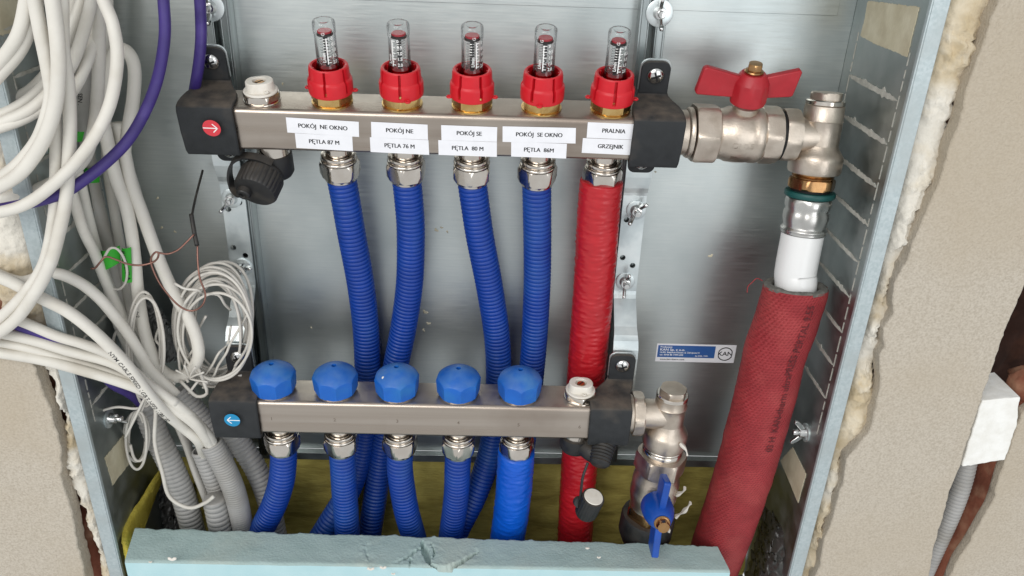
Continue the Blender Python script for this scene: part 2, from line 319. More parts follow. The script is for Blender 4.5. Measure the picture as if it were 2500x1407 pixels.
# knock-out slots smeared with plaster on both sides
def slot(parent, x, s, z, y0, y1, hgt, seed):
    n = 26; top = []; bot = []
    for i in range(n+1):
        y = y0+(y1-y0)*i/n; e = 1-0.75*(abs(2*i/n-1)**6)
        j = fbm((y*.35, seed*3.1, 2), 3); j2 = fbm((y*.3, seed*2.3, 9), 3); spike = max(0, fbm((y*.22, seed*5.7, 4), 2)-.35)*5
        top.append((y, z+hgt*.5*e+j*.8+spike)); bot.append((y, z-hgt*.5*e+j2*.8-spike*.5))
    poly = top+bot[::-1]; m = MB(); M = Matrix(((0, 0, 1, 0), (1, 0, 0, 0), (0, 1, 0, 0), (0, 0, 0, 1)))
    a, b = sorted((x-s*.02, x-s*.55)); m.prism(poly, a, b, M); return m.build('knockout_slot', 'slot_plaster', parent, world=True)
zz = [38.5, 9, -21.7, -50.2, -80, -108.5, -138, -168, -198.5]
for i, z in enumerate(zz): slot(sides[1], XR, 1, z, -48+rnd.random()*2, [34, 31, 26, 20, 20, 18, 14, 10, 4][i], 3.6 if i < 3 else 2.8, i)
for i, z in enumerate([66, 36.5, 7, -22, -50, -79, -108, -136.5, -165, -194, -220]): slot(sides[0], XL, -1, z, -50+rnd.random()*4, 2+rnd.random()*30, 2.6, 20+i)
for s, x, par in ((1, XR, sides[1]), (-1, XL, sides[0])):
    for y in (-49, 35):
        m = MB(); z = 70
        while z > -225:
            L = 5+rnd.random()*9; a, b = sorted((x-s*.02, x-s*.35)); m.box(a, b, y-.55, y+.55, z-L, z); z -= L+1.5+rnd.random()*2
        tag(m.build('perforated_line', 'slot_plaster', par, world=True), kind='stuff')
# rails
for x0, x1 in ((-99, -79.5), (221.5, 241.5)):
    m = MB(); z0, z1 = -333, 231; c = (x0+x1)/2
    m.box(x0, x0+1.6, 37, YB-.03, z0, z1).box(x1-1.6, x1, 37, YB-.03, z0, z1).box(x0+1.6, c-3.6, 37.02, 38.6, z0, z1).box(c+3.6, x1-1.6, 37.02, 38.6, z0, z1)
    m.box(c-3.6, c-2.4, 37.05, 44, z0, z1).box(c+2.4, c+3.6, 37.05, 44, z0, z1); m.build('mounting_rail', 'rail', cab, bevel=.35, world=True)
    MB().box(c-2.38, c+2.38, 47.5, 49.9, z0, z1).build('rail_slot', 'zinc_side', cab, world=True)
q_ = random.Random(4)
for px, py, r_ in ((1065, 562, 1.5), (1078, 556, 1.0), (1092, 566, .9), (1038, 762, 2.0), (1046, 790, 1.6), (1034, 806, 1.3), (1735, 625, 1.7), (385, 484, 1.1), (395, 556, 1.1), (427, 566, 1.0), (690, 205, .9), (760, 800, .8), (1690, 300, .9), (1600, 420, .8)):
    p = P(px, py, YB); MB().lathe([(r_, 0), (r_*.7, .35), (r_*.2, .45)], 14, M=axis_matrix(p+Vector((0, -.02, 0)), (0, -1, 0)), rf=lambda r, a, z, k=q_.random()*6: r*(1+.35*math.cos(2*a+k)+.25*math.sin(3*a+k*2))).build('plaster_fleck', 'tape', cab, world=True)
for px, py, r_ in ((284, 1152, 1.3), (290, 1164, 1.0), (305, 1153, .9), (265, 1184, 1.6), (288, 1196, .9), (300, 1201, 1.2), (330, 1150, .9), (210, 930, 1.2)):
    p = PX(px, py, XL); MB().lathe([(r_, 0), (r_*.7, .35), (r_*.2, .45)], 14, M=axis_matrix(p+Vector((.02, 0, 0)), (1, 0, 0)), rf=lambda r, a, z, k=q_.random()*6: r*(1+.4*math.cos(2*a+k))).build('plaster_fleck', 'white_plastic', sides[0], world=True)
# ================================================================== MANIFOLD FRAMES
HB = 16.4; TU, TL = 0.2282, 0.0759; OFF, HL, DL = -57.73, 233.3, 24.6
MU = Matrix.Rotation(TU, 4, 'X'); ML = Matrix.Translation((0, -DL, -HL)) @ Matrix.Rotation(TL, 4, 'X')
def on_front(M, px, py, d=HB):
    """pixel -> local x, z on the front face of a bar"""
    Mi = M.inverted(); o = Mi @ CAM; r = Mi.to_3x3() @ ray(px, py); k = (-d-o.y)/r.y; return o.x+r.x*k, o.z+r.z*k
def rsq(h, r, n=6):
    out = []
    for cx, cz, a0 in ((1, 1, 0), (-1, 1, 90), (-1, -1, 180), (1, -1, 270)):
        for k in range(n+1):
            a = R(a0+90*k/n); out.append((cx*(h-r)+r*math.cos(a), cz*(h-r)+r*math.sin(a)))
    return out
TOX = Matrix(((0, 0, 1, 0), (1, 0, 0, 0), (0, 1, 0, 0), (0, 0, 0, 1)))      # prism axis -> X, (a,b)->(y,z)
def manifold(name, label, M, x0, x1):
    e = empty(name, label, 'manifold', M @ Matrix.Translation((x0, 0, -HB))); off = Matrix.Translation((-x0, 0, HB))
    m = MB().prism(rsq(HB, 3.6), x0, x1, TOX); m.v = [off @ p for p in m.v]; m.build('bar', 'stainless', e, smooth=50)
    m = MB().prism(rsq(HB-.6, 3.4), x0-1.2, x0-.02, TOX); m.v = [off @ p for p in m.v]; m.build('end_plate', 'stainless', e)
    m = MB().prism(rsq(HB-.6, 3.4), x1+.02, x1+1.2, TOX); m.v = [off @ p for p in m.v]; m.build('end_plate', 'stainless', e)
    return e, off
up, upo = manifold('supply_manifold', 'upper stainless manifold bar carrying the five flow meters and paper labels', MU, -103, 249)
lo, loo = manifold('return_manifold', 'lower stainless manifold bar carrying the five blue caps', ML, -103, 233)
for i in range(6):
    m = MB(); vs_, fs = T('123456'[i], 4.5); x, z = on_front(ML, [663, 817, 970, 1119, 1266, 1415][i], [1023, 1026, 1029, 1033, 1038, 1043][i])
    m.add([loo @ Vector((x+v.x, -HB-.06, z+v.y)) for v in vs_], fs); m.build('stamped_number', 'stamp', lo, fix=False)
# ------------------------------------------------------------------ flow meters
def arc_text(m, r, s, size, th, z, rot=0, sx=1):
    vs_, fs = T(s, size); out = []; c, sn = math.cos(rot), math.sin(rot)
    for v in vs_:
        x, y = (v.x*c-v.y*sn)*sx, (v.x*sn+v.y*c); a = th + x/r; out.append((r*math.sin(a), -r*math.cos(a), z+y))
    m.add(out, fs)
def arc_bar(m, r, th, dx, z0, z1):
    n = max(1, int(abs(dx)/1.0)); v = []
    for k in range(n+1):
        a = th+dx/r*k/n; v += [(r*math.sin(a), -r*math.cos(a), z0), (r*math.sin(a), -r*math.cos(a), z1)]
    m.add(v, [(2*k, 2*k+2, 2*k+3, 2*k+1) for k in range(n)])
FL = ['flow meter nearest the upper white vent', 'flow meter, second from the left, above the POKÓJ NE label', 'flow meter in the middle of the row, two collar slots in front',
      'flow meter, fourth from the left, collar tab at the front', 'flow meter beside the right clamp, above the PRALNIA label']
FM = [(-4, [90, 262], 12, -1), (2, [200, 20], -34, -1), (27, [-70, 75], 22, -1), (30, [-8, 160], -12, -1), (0, [88, -92], 2, -1)]
for i in range(5):
    srot, ears, st, _ = FM[i]
    e = empty('flow_meter', 'red and clear ' + FL[i], 'flow meter', MU @ Matrix.Translation((50*i, 0, HB)), 'flow meters on the upper manifold')
    m = MB().lathe([(14.6, 0.02), (14.6, 1.2), (13.2, 1.6)], 40); m.lathe([(13.6, 1.6), (14.7, 2.6), (14.7, 11), (13.5, 11.8), (12, 11.8)], 72, sides=6, flat=12.9, rot=R(30*(i % 2))); m.build('brass_base', 'brass', e)
    def rf(r, a, z, srot=srot):
        if 10.5 < z < 27.5 and r > 12.4:
            for k in range(6):
                d = (a + math.pi/2 - R(srot) - k*math.pi/3 + math.pi) % (2*math.pi) - math.pi
                if abs(d) < R(3.4): return r-(3.6 if z > 19 else 3.2)
        return r
    prof = [(12.2, 8.0), (14.8, 7.8), (15.5, 8.4), (15.7, 10.4), (15.7, 10.6), (15.7, 17), (15.4, 18.2), (14.3, 19.4), (14.0, 25.5), (13.7, 27.4), (13.5, 27.6), (13.1, 28.2), (12.3, 28.3), (11.3, 27.8), (11.0, 24), (10.9, 13)]
    m = MB().lathe(prof, 240, capa=False, capb=False, rf=rf); m.lathe([(10.9, 13), (2, 13)], 40, capa=False, capb=True)
    col = m.build('collar', 'red_plastic', e, smooth=30)
    for a in ears:
        c = Vector((16.9*math.sin(R(a)), -16.9*math.cos(R(a)), 9.4)); mm = MB(); pth = [c+Vector((1.5*math.cos(t*math.pi/6), 1.5*math.sin(t*math.pi/6), 0)) for t in range(13)]; mm.tube(pth, .8, 8, caps=False); mm.build('collar_ear', 'red_plastic', e)
    m = MB().lathe([(8.6, 13.1), (8.6, 26.5), (8.2, 28), (7.6, 30.5), (6.4, 30.6)], 40); m.build('reflected_red_foot', 'clear_red', e)  # tube foot and core carry the collar's red reflection as their own tint
    m = MB().lathe([(5.6, 13.1), (5.6, 26), (3, 27)], 24); m.build('reflected_red_core', 'red_clear', e)
    m = MB().lathe([(8.1, 28.2), (7.5, 31), (7.35, 50.5), (7.7, 51.2), (7.75, 57.6), (7.3, 59.0), (6.3, 59.8), (4.2, 59.6), (3.6, 58.4), (2.6, 58.0), (.4, 58.0)], 48, capa=False); m.build('glass_tube', 'clear', e, smooth=60)
    MB().lathe([(1.6, 27), (1.6, 49.0), (1.1, 49.3)], 20).build('spindle', 'black_plastic', e)
    MB().lathe([(1.0, 51.2), (4.9, 51.2), (5.0, 51.4), (5.0, 52.2), (4.6, 52.5), (1, 52.5)], 32).build('indicator_disc', 'red_clear', e)
    MB().lathe([(5.6, 49.6), (5.6, 50.4)], 32).build('scale_ring', 'black_plastic', e)
    sp = [Vector((4.3*math.cos(t*.35), 4.3*math.sin(t*.35), 31+t*.105)) for t in range(0, 170)]; MB().tube(sp, .16, 6).build('spring', 'chrome', e)
    m = MB(); rr = 7.62; t0 = R(st); arc_bar(m, rr, t0, .75, 31.2, 49.6)
    for k in range(9): arc_bar(m, rr, t0, 2.6 if k % 2 == 0 else 1.4, 48.9-k*2.1, 49.45-k*2.1)
    for k, s in enumerate(('0', '0.5', '1.0', '1.5', '2.0')): arc_text(m, rr, s, 3.1, t0+(3.9+len(s)*.55)/rr, 49.1-k*4.2, sx=.92)
    arc_text(m, rr, 'L/min', 3.1, t0-2.0/rr, 36, rot=math.pi/2, sx=1.0); arc_text(m, rr, 'G', 3.1, t0-1.2/rr, 52.4, rot=math.pi/2)
    m.v += []; m.build('scale_print', 'print_white', e, fix=False)
    m = MB(); arc_text(m, 8.72, '6326', 3.1, t0-.1, 23, sx=.5); m.v = [Vector((p.x, p.y, 23+(p.z-23)*.55)) for p in m.v]; m.build('serial_print', 'print_white', e, fix=False)
# ------------------------------------------------------------------ air vents
def vent(M, label, tw):
    e = empty('air_vent', label, 'air vent', M, 'white air vents')
    MB().lathe([(13.0, .02), (13.2, .5), (13.0, 1.0), (12, 1.1)], 40).build('washer', 'nickel', e)
    MB().lathe([(12.2, 1.1), (13.3, 1.9), (13.4, 5.4), (12.6, 6.3), (9, 6.4)], 72, sides=6, flat=11.8, rot=R(tw)).build('hex_nut', 'nickel', e)
    MB().lathe([(10.5, 6.4), (12.0, 6.6), (12.1, 7.4), (11.5, 8.0), (10, 8.1)], 48).build('flange', 'white_plastic', e)
    def ov(r, a, z):
        a -= R(tw+20); q = math.cos(2*a); return r*(1+.13*q-.03*math.cos(4*a)) if r > 6 else r
    MB().lathe([(9.3, 8.1), (9.0, 9), (8.8, 14.0), (8.3, 14.6), (5.2, 14.7), (4.7, 14.3), (4.4, 12), (.4, 12)], 64, rf=ov, capa=False).build('knob', 'white_plastic', e)
    m = MB().lathe([(3.3, 12.02), (3.3, 13.4), (2.9, 13.7), (.4, 13.7)], 24); m.build('screw_head', 'bronze', e)
    MB().box(-3, 3, -.45, .45, 13.6, 13.82, Matrix.Rotation(R(50), 4, 'Z')).build('slot_shade', 'near_black', e)  # raised dark bar, stands in for the shade inside a slot
    c = Matrix.Rotation(R(tw-50), 4, 'Z') @ Vector((9.6, 0, 9.2)); mm = MB(); mm.tube([c+Vector((1.2*math.cos(t*math.pi/5), 1.2*math.sin(t*math.pi/5), 0)) for t in range(11)], .6, 8, caps=False); mm.build('tab', 'white_plastic', e)
vent(MU @ Matrix.Translation((-50, 0, HB)), 'white plastic air vent on the left end of the upper manifold', 0)
vent(ML @ Matrix.Translation((OFF+250, 0, HB)), 'white plastic air vent on the right end of the lower manifold', -25)
# ------------------------------------------------------------------ blue caps
for i in range(5):
    lab = ['blue protective cap nearest the blue arrow clamp', 'second blue protective cap from the left', 'middle blue protective cap, with a white fleck on its dome', 'fourth blue protective cap from the left', 'blue protective cap nearest the lower white vent'][i]
    e = empty('valve_cap', lab, 'cap', ML @ Matrix.Translation((OFF+50*i, 0, HB)) @ Matrix.Rotation(R([8, 0, 4, -3, -9][i]), 4, 'Z'), 'blue caps on the lower manifold')
    MB().lathe([(14.2, .02), (14.4, .6), (14.4, 1.8), (13.6, 2.2)], 40).build('threaded_ring', 'nickel', e)
    m = MB().lathe([(14.6, 2.3), (17.4, 2.6), (18.6, 3.4), (18.6, 15.0), (18.458, 15.242), (18.317, 15.483), (18.175, 15.725), (18.033, 15.967), (17.892, 16.208), (17.750, 16.450), (17.608, 16.692), (17.467, 16.933), (17.325, 17.175), (17.183, 17.417), (17.042, 17.658), (16.900, 17.900), (16.0, 18.8), (13.5, 20.9), (11, 22.5), (8.5, 23.9), (6.2, 25.0), (4.2, 25.7), (2.6, 26.0), (2.0, 26.1), (1.9, 25.8), (1.8, 22), (.3, 22)], 192, sides=8, flat=16.95, rot=R(11), rf=lambda r, a, z: r*(.945+.055*min(1, z/15))); m.build('cap_body', 'blue_cap', e, smooth=22)
    if i == 2:
        MB().lathe([(1.3, 0), (1.1, .35), (.3, .5)], 12, M=Matrix.Translation((-10.2, -7.6, 21.0)) @ Matrix.Rotation(R(40), 4, 'X')).build('plaster_fleck', 'white_plastic', e)
# ------------------------------------------------------------------ compression fittings under the bars
def fitting(M, label, tw):
    e = empty('compression_fitting', label, 'pipe fitting', M, 'nickel fittings under the manifolds')
    MB().lathe([(9.6, -.02), (9.6, -9), (8.6, -9.5)], 36).build('neck', 'nickel', e)
    MB().lathe([(9.65, -9.2), (11.2, -8.6), (12.9, -9.0), (13.4, -10.2), (13.0, -11.4), (12.0, -11.9), (11.8, -12.5), (13.2, -12.8), (13.8, -13.6), (13.6, -14.5), (12, -14.7)], 48, capa=False).build('union_ring', 'nickel', e, smooth=50)
    MB().lathe([(11.8, -14.6), (14.0, -15.0), (15.3, -17.0), (15.4, -24.6), (14.2, -27.4), (12.8, -28.4), (12.5, -30.2), (11.0, -30.4)], 72, sides=6, flat=13.6, rot=R(tw)).build('hex_nut', 'nickel', e, smooth=30)
ORD = ['first', 'second', 'third', 'fourth', 'fifth']
for i in range(5): fitting(MU @ Matrix.Translation((50*i, 0, -HB)), 'nickel compression nut under the upper bar, ' + ORD[i] + ' from the left', [14, 22, 28, 8, 2][i])
for i in range(5): fitting(ML @ Matrix.Translation((OFF+50*i, 0, -HB)), 'nickel compression nut under the lower bar, ' + ORD[i] + ' from the left', [5, 26, 18, 30, 12][i])
# ------------------------------------------------------------------ pipes
def corrugated(name, label, cat, pts, r, mt, group, pitch=3.6, depth=1.0, n=26, hollow=False, k=8):
    path = spline(pts, pitch/k)
    def rr(i):
        t = (i % k)/k; return r - depth*(1-abs(math.sin(math.pi*t))**.55)
    m = MB().tube(path, rr, n, caps=not hollow)
    if hollow:
        m.tube(path[:60], r-2.0, n, caps=False)
        a = len(m.v)-60*n; m.f += [(j, (j+1) % n, a+(j+1) % n, a+j) for j in range(n)]
        m.add([v.copy() for v in m.v[a+59*n:a+60*n]], [tuple(range(n))])
    return tag(m.build(name, mt, smooth=180, fix=True), label, cat, group)
def wrinkled(name, label, cat, pts, r, mt, group, amp, seed):
    path = spline(pts, 1.0)
    def rr(i):
        def g(a):
            return r + amp*fbm((2.2*math.cos(a)+seed, 2.2*math.sin(a), i*.36), 3) + amp*.7*fbm((1.5*math.cos(a), 1.5*math.sin(a)+seed, i*.9), 2) + amp*.55*fbm((2.6*math.cos(a+1)+seed, 2.6*math.sin(a+1), i*1.7), 2)
        return g
    return tag(MB().tube(path, rr, 64).build(name, mt, smooth=180), label, cat, group)
def nutend(M, x, z=-29): return M @ Vector((x, 0, z-HB))
G = 'blue corrugated pipes'
corrugated('corrugated_pipe', 'blue corrugated pipe from the first upper fitting, leaning right', 'pipe', [nutend(MU, 0)]+pp((846, 500, 13), (858, 570, 16), (880, 690, 22), (893, 800, 27), (897, 900, 28), (897, 1000, 26), (882, 1110, 22), (850, 1200, 12), (800, 1285, 0), (740, 1380, -6)), 11.4, 'blue_pipe', G)
corrugated('corrugated_pipe', 'blue corrugated pipe from the second upper fitting, curving left at its foot', 'pipe', [nutend(MU, 50)]+pp((999, 500, 13), (1003, 570, 16), (1000, 690, 22), (985, 800, 27), (965, 900, 28), (948, 1000, 27), (930, 1120, 22), (915, 1220, 14), (900, 1320, 6), (890, 1400, 2)), 11.4, 'blue_pipe', G)
corrugated('corrugated_pipe', 'blue corrugated pipe from the third upper fitting, leaning right', 'pipe', [nutend(MU, 100)]+pp((1160, 500, 13), (1172, 580, 16), (1195, 700, 22), (1213, 820, 27), (1217, 920, 28), (1210, 1010, 26), (1195, 1110, 20), (1160, 1210, 8), (1115, 1300, -2), (1090, 1380, -6)), 11.4, 'blue_pipe', G)
corrugated('corrugated_pipe', 'blue corrugated pipe from the fourth upper fitting, beside the red pipe', 'pipe', [nutend(MU, 150)]+pp((1311, 510, 13), (1312, 600, 16), (1311, 700, 20), (1305, 820, 25), (1296, 930, 28), (1285, 1030, 28), (1270, 1130, 26), (1255, 1250, 22), (1240, 1380, 18)), 11.4, 'blue_pipe', G)
wrinkled('sleeved_pipe', 'red pipe sleeve running straight down from the fifth upper fitting', 'pipe', [nutend(MU, 200, -27)]+pp((1461, 520, 11), (1455, 620, 13), (1446, 740, 16), (1436, 860, 18), (1427, 960, 19), (1418, 1080, 18), (1410, 1200, 14), (1402, 1340, 10), (1398, 1420, 8)), 16.6, 'red_sleeve', None, .55, 1)
corrugated('corrugated_pipe', 'blue corrugated pipe from the first lower fitting, bending left', 'pipe', [nutend(ML, OFF)]+pp((692, 1130, -21), (686, 1180, -21), (668, 1235, -20), (640, 1290, -18), (600, 1350, -16)), 11.4, 'blue_pipe', G)
corrugated('corrugated_pipe', 'blue corrugated pipe from the second lower fitting, going straight down', 'pipe', [nutend(ML, OFF+50)]+pp((838, 1140, -21), (841, 1200, -20), (845, 1260, -19), (850, 1340, -18), (853, 1400, -18)), 11.4, 'blue_pipe', G)
corrugated('corrugated_pipe', 'blue corrugated pipe from the third lower fitting, bending right', 'pipe', [nutend(ML, OFF+100)]+pp((976, 1140, -21), (982, 1190, -20), (993, 1250, -18), (1010, 1310, -14), (1030, 1380, -10)), 11.4, 'blue_pipe', G)
corrugated('corrugated_pipe', 'short blue corrugated pipe from the fourth lower fitting', 'pipe', [nutend(ML, OFF+150)]+pp((1117, 1140, -21), (1115, 1200, -19), (1108, 1260, -16), (1098, 1330, -12), (1090, 1400, -8)), 11.4, 'blue_pipe', G)
wrinkled('sleeved_pipe', 'bright blue smooth pipe sleeve under the fifth lower fitting', 'pipe', [nutend(ML, OFF+200, -28)]+pp((1258, 1140, -20), (1254, 1200, -20), (1247, 1260, -18), (1236, 1330, -16), (1225, 1400, -16)), 15.8, 'blue_sleeve', None, .5, 5)
# ------------------------------------------------------------------ paper labels
def quad_label(tl, tr, br, bl, text, dy, label, align=0):
    c = [on_front(MU, *q) for q in (tl, tr, br, bl)]; cx = sum(p[0] for p in c)/4; cz = sum(p[1] for p in c)/4
    e = empty('paper_label', label, 'label', MU @ Matrix.Translation((cx, -HB-dy, cz)), 'printed paper labels on the upper bar')
    v = [(x-cx, 0, z-cz) for x, z in c]; v2 = [(x-cx, .12, z-cz) for x, z in c]
    MB().add(v+v2, [(0, 1, 2, 3), (7, 6, 5, 4), (0, 4, 5, 1), (1, 5, 6, 2), (2, 6, 7, 3), (3, 7, 4, 0)]).build('paper', 'paper', e)
    ax = Vector((c[1][0]-c[0][0], 0, c[1][1]-c[0][1])).normalized(); az = Vector((-ax.z, 0, ax.x)); vs_, fs = T(text, 4.7); m = MB()
    for k, b in enumerate((-.14, 0, .14)): m.add([ax*(q.x*.9+align+b) + az*(q.y) + Vector((0, -.05-.01*k, 0)) for q in vs_], fs)
    m.build('lettering', 'ink', e, fix=False)
LB = [[(698, 286), (876, 297), (877, 334), (702, 323)], [(720, 325), (860, 333), (862, 369), (724, 361)], [(906, 297), (1044, 304), (1045, 341), (907, 335)], [(903, 335), (1046, 342), (1048, 378), (905, 371)],
      [(1077, 305), (1214, 310), (1213, 346), (1078, 342)], [(1070, 342), (1213, 347), (1213, 383), (1071, 378)], [(1227, 308), (1406, 312), (1405, 350), (1227, 346)], [(1248, 346), (1384, 351), (1382, 387), (1248, 382)],
      [(1435, 298), (1553, 303), (1552, 341), (1432, 336)], [(1423, 337), (1550, 342), (1548, 379), (1420, 373)]]
for i in range(10):
    t = PLATES[i//2][i % 2]; quad_label(*LB[i], t, .45 if i % 2 == 0 else .28, 'white paper label reading ' + ' '.join(t.split()) + ' below the ' + ORD[i//2] + ' flow meter', align=(1.5 if i >= 8 else 0))
# ------------------------------------------------------------------ clamps
def screw(M, parent, r=6.2):
    m = MB().lathe([(r, .0), (r, .9), (r*.9, 2.0), (r*.55, 3.0), (.4, 3.35)], 32, M=M); o = m.build('screw', 'chrome', parent, smooth=50)
    m = MB()
    for a in (20, 110): m.box(-r*.56, r*.56, -.65, .65, 2.3, 3.62, M @ Matrix.Rotation(R(a), 4, 'Z'))
    m.build('recess_shade', 'near_black', o)  # proud dark bars painted as the shade of a cross recess
def clamp(label, M, xc, w, xt, top_tab=True, low_tab=True):
    e = empty('pipe_clamp', label, 'clamp', M @ Matrix.Translation((xc, 0, 0)), 'rubber lined clamps'); dx = xt-xc; h = w/2
    pa = [(20, 27, 10.2, dx), (19.6, 23.5, 10.6, dx), (17.5, 20.6, 11.8, dx*.9), (12, 19.6, 14, dx*.6), (3, 19.5, h*.93, dx*.2), (-6, 19.7, h, 0), (-14, 19.9, h, 0), (-18.5, 18.6, h, 0), (-20.2, 15, h, 0), (-20.9, 0, h, 0), (-20.6, -15, h*.98, 0), (-18.5, -19.6, h*.97, 0), (-14, -20.6, h*.97, 0), (0, -20.4, h*.9, dx*.3), (12, -20, 13, dx*.7), (17.5, -21, 11.8, dx), (19.6, -24, 10.6, dx), (20, -27, 10.2, dx)]
    v = []; f = []; n = len(pa); th = 3.3
    for i, (y, z, hw, ox) in enumerate(pa):
        a = pa[max(0, i-1)]; b = pa[min(n-1, i+1)]; t = Vector((b[0]-a[0], b[1]-a[1])).normalized(); nn = Vector((-t.y, t.x))
        for q, hh in ((0, hw), (th, hw)): v += [(ox-hh, y+nn.x*q, z+nn.y*q), (ox+hh, y+nn.x*q, z+nn.y*q)]
    for i in range(n-1):
        a = 4*i; b = a+4; f += [(a, a+1, b+1, b), (a+2, b+2, b+3, a+3), (a, b, b+2, a+2), (a+1, a+3, b+3, b+1)]
    f += [(0, 2, 3, 1), (4*n-4, 4*n-3, 4*n-1, 4*n-2)]
    MB().add(v, f).build('rubber_strap', 'rubber', e, bevel=.9, smooth=40)
    FY = lambda x, y, z: Matrix.Translation((x, y, z)) @ Matrix.Rotation(R(90), 4, 'X')
    for s, on in ((1, top_tab), (-1, low_tab)):
        if not on: continue
        top = 46; poly = [(-10.6, 22)] + [(-10.6+6+(-6)*math.cos(R(a)), top-6+6*math.sin(R(a))) for a in range(0, 91, 15)] + [(10.6-6+6*math.sin(R(a)), top-6+6*math.cos(R(a))) for a in range(0, 91, 15)] + [(10.6, 22)]
        poly = [(p[0]+dx, p[1]*s) for p in poly]; Mx = Matrix(((1, 0, 0, 0), (0, 0, 1, 0), (0, 1, 0, 0), (0, 0, 0, 1)))
        MB().prism(poly, 17.6, 20.4, Mx).build('tab', 'rubber', e, bevel=.4)
        poly2 = [((p[0]-dx)*1.06+dx, p[1]+s*1.3) for p in poly]; MB().prism(poly2, 20.45, 21.8, Mx).build('tab_plate', 'zinc_bright', e, bevel=.3)
        screw(FY(dx, 17.6, 36*s), e)
    return e
clamp('black rubber clamp with a red arrow sticker on the upper bar', MU, -86, 39, -87.5)
clamp('black rubber clamp on the right end of the upper bar beside the ball valve', MU, 233.5, 37, 232.5)
clamp('dusty black rubber clamp with a blue arrow sticker on the lower bar', ML, -87, 38, -90, True, True)
clamp('black rubber clamp on the right end of the lower bar by the white vent', ML, 216.5, 34, 228, True, True)
def arrow(M, px, py, mt, label, right):
    x, z = on_front(M, px, py, 24.4); e = empty('arrow_sticker', label, 'sticker', M @ Matrix.Translation((x, -24.55, z)) @ Matrix.Rotation(R(-1.5), 4, 'Z') @ Matrix.Rotation(R(90), 4, 'X') , 'round arrow stickers')
    MB().lathe([(6.3, 0), (6.3, .1), (.2, .1)], 40).build('disc', mt, e)
    m = MB(); q = 1 if right else -1; m.box(*sorted((-6.1*q, 3.6*q)), -.35, .35, .12, .2)
    for a in (1, -1):
        Mx = Matrix.Translation((4*q, 0, 0)) @ Matrix.Rotation(R(a*45)*q, 4, 'Z'); m.box(*sorted((-4.6*q, 0.35*q)), -.35, .35, .13, .21, Mx)
    m.build('arrow', 'print_white', e)
arrow(MU, 517, 313, 'sticker_red', 'round red sticker with a white arrow pointing right', True)
arrow(ML, 567, 1026, 'sticker_cyan', 'round blue sticker with a white arrow pointing left', False)
# ------------------------------------------------------------------ bracket strips behind the bars
for i, (xc, ll) in enumerate(((-92.3, 'left'), (231.5, 'right'))):
    e = empty('bracket', 'bent zinc bracket strip with holes bolted to the ' + ll + ' rail', 'bracket', (xc, 35, -105), 'zinc bracket strips')
    vs_, fs = SHAPES[('p', 'strip')]; m = MB()
    yf = 33.6; bend = 0 if i == 0 else 0
    for yy in (yf, yf+1.8): m.add([(xc+q.x, yy, -105+q.y) for q in vs_], fs)
    for s in (-1, 1): m.box(xc+s*9.5-(0 if s < 0 else .02), xc+s*9.5+(.02 if s < 0 else 0), yf, yf+1.8, -148, -62)
    def rib(pa):
        for (y0, z0, h0), (y1, z1, h1) in zip(pa, pa[1:]):
            m.add([(xc-h0, y0, z0), (xc+h0, y0, z0), (xc+h1, y1, z1), (xc-h1, y1, z1), (xc-h0, y0+1.8, z0), (xc+h0, y0+1.8, z0), (xc+h1, y1+1.8, z1), (xc-h1, y1+1.8, z1)], [(0, 1, 2, 3), (7, 6, 5, 4), (0, 3, 7, 4), (1, 5, 6, 2)])
    rib([(yf, -62, 9.5), (yf-.6, -59.5, 9.6), (31, -55, 9.8), (28, -45, 10.2), (27.5, -40, 10.4), (27, -30, 10.4), (24, 0, 10.4), (19, 20, 10.4)])
    rib([(yf, -148, 9.5), (yf-.8, -151, 9.5), (31, -154, 9.5), (14, -172, 9.6), (8, -177, 10), (5, -181, 10.4), (1.6, -188, 10.6), (.8, -196, 10.6), (0, -262, 10.6)])
    m.build('strip', 'zinc_bright', e, world=True, smooth=50)
def wing_nut(M, label, spin=0, r=8):
    e = empty('wing_nut', label, 'wing nut', M @ Matrix.Rotation(R(spin), 4, 'Z'), 'wing nuts on the rails and cabinet sides')
    MB().lathe([(r, .02), (r, 1.0), (r-.4, 1.2), (4, 1.2)], 36).build('washer', 'zinc_bright', e)
    MB().lathe([(5.0, 1.2), (4.6, 3), (3.9, 6.2), (3.0, 6.4)], 24).build('nut', 'chrome', e)
    MB().lathe([(2.6, 6), (2.6, 10.6), (2.2, 11.2), (.3, 11.3)], 18, rf=lambda q, a, z: q).build('bolt', 'chrome', e)
    for s in (-1, 1):
        poly = [(2.5, 2), (5.5, 2.2), (9.2, 5.6), (11.6, 9.2), (11.4, 11.6), (9.2, 12.0), (6.4, 9.0), (3, 6)]; poly = [(p[0]*s, p[1]) for p in poly]; Mx = Matrix(((1, 0, 0, 0), (0, 0, 1, 0), (0, 1, 0, 0), (0, 0, 0, 1)))
        MB().prism(poly, -1.3, 1.3, Mx).build('wing', 'chrome', e, bevel=.7)
def face(px, py, Y): p = P(px, py, Y); return axis_matrix(p, (0, -1, 0), (1, 0, 0))
wing_nut(face(514, 18, 36.9), 'wing nut at the top of the left rail behind the purple cable', 90, 10)
wing_nut(face(1610, 32, 36.9), 'wing nut with a wide washer at the top of the right rail', 95, 10)
wing_nut(face(566, 484, 33.5), 'upper wing nut on the left bracket, under the black drain cap', 50)
wing_nut(face(592, 652, 33.5), 'lower wing nut on the left bracket, behind the thin wire', 20)
wing_nut(face(1553, 513, 33.5), 'upper wing nut on the right bracket strip', 55)
wing_nut(face(1526, 687, 33.5), 'lower wing nut on the right bracket strip', 82)
wing_nut(axis_matrix(PX(1968, 1056, XR), (-1, 0, 0), (0, 0, 1)), 'wing nut on the right cabinet side beside the thick red pipe', 0)
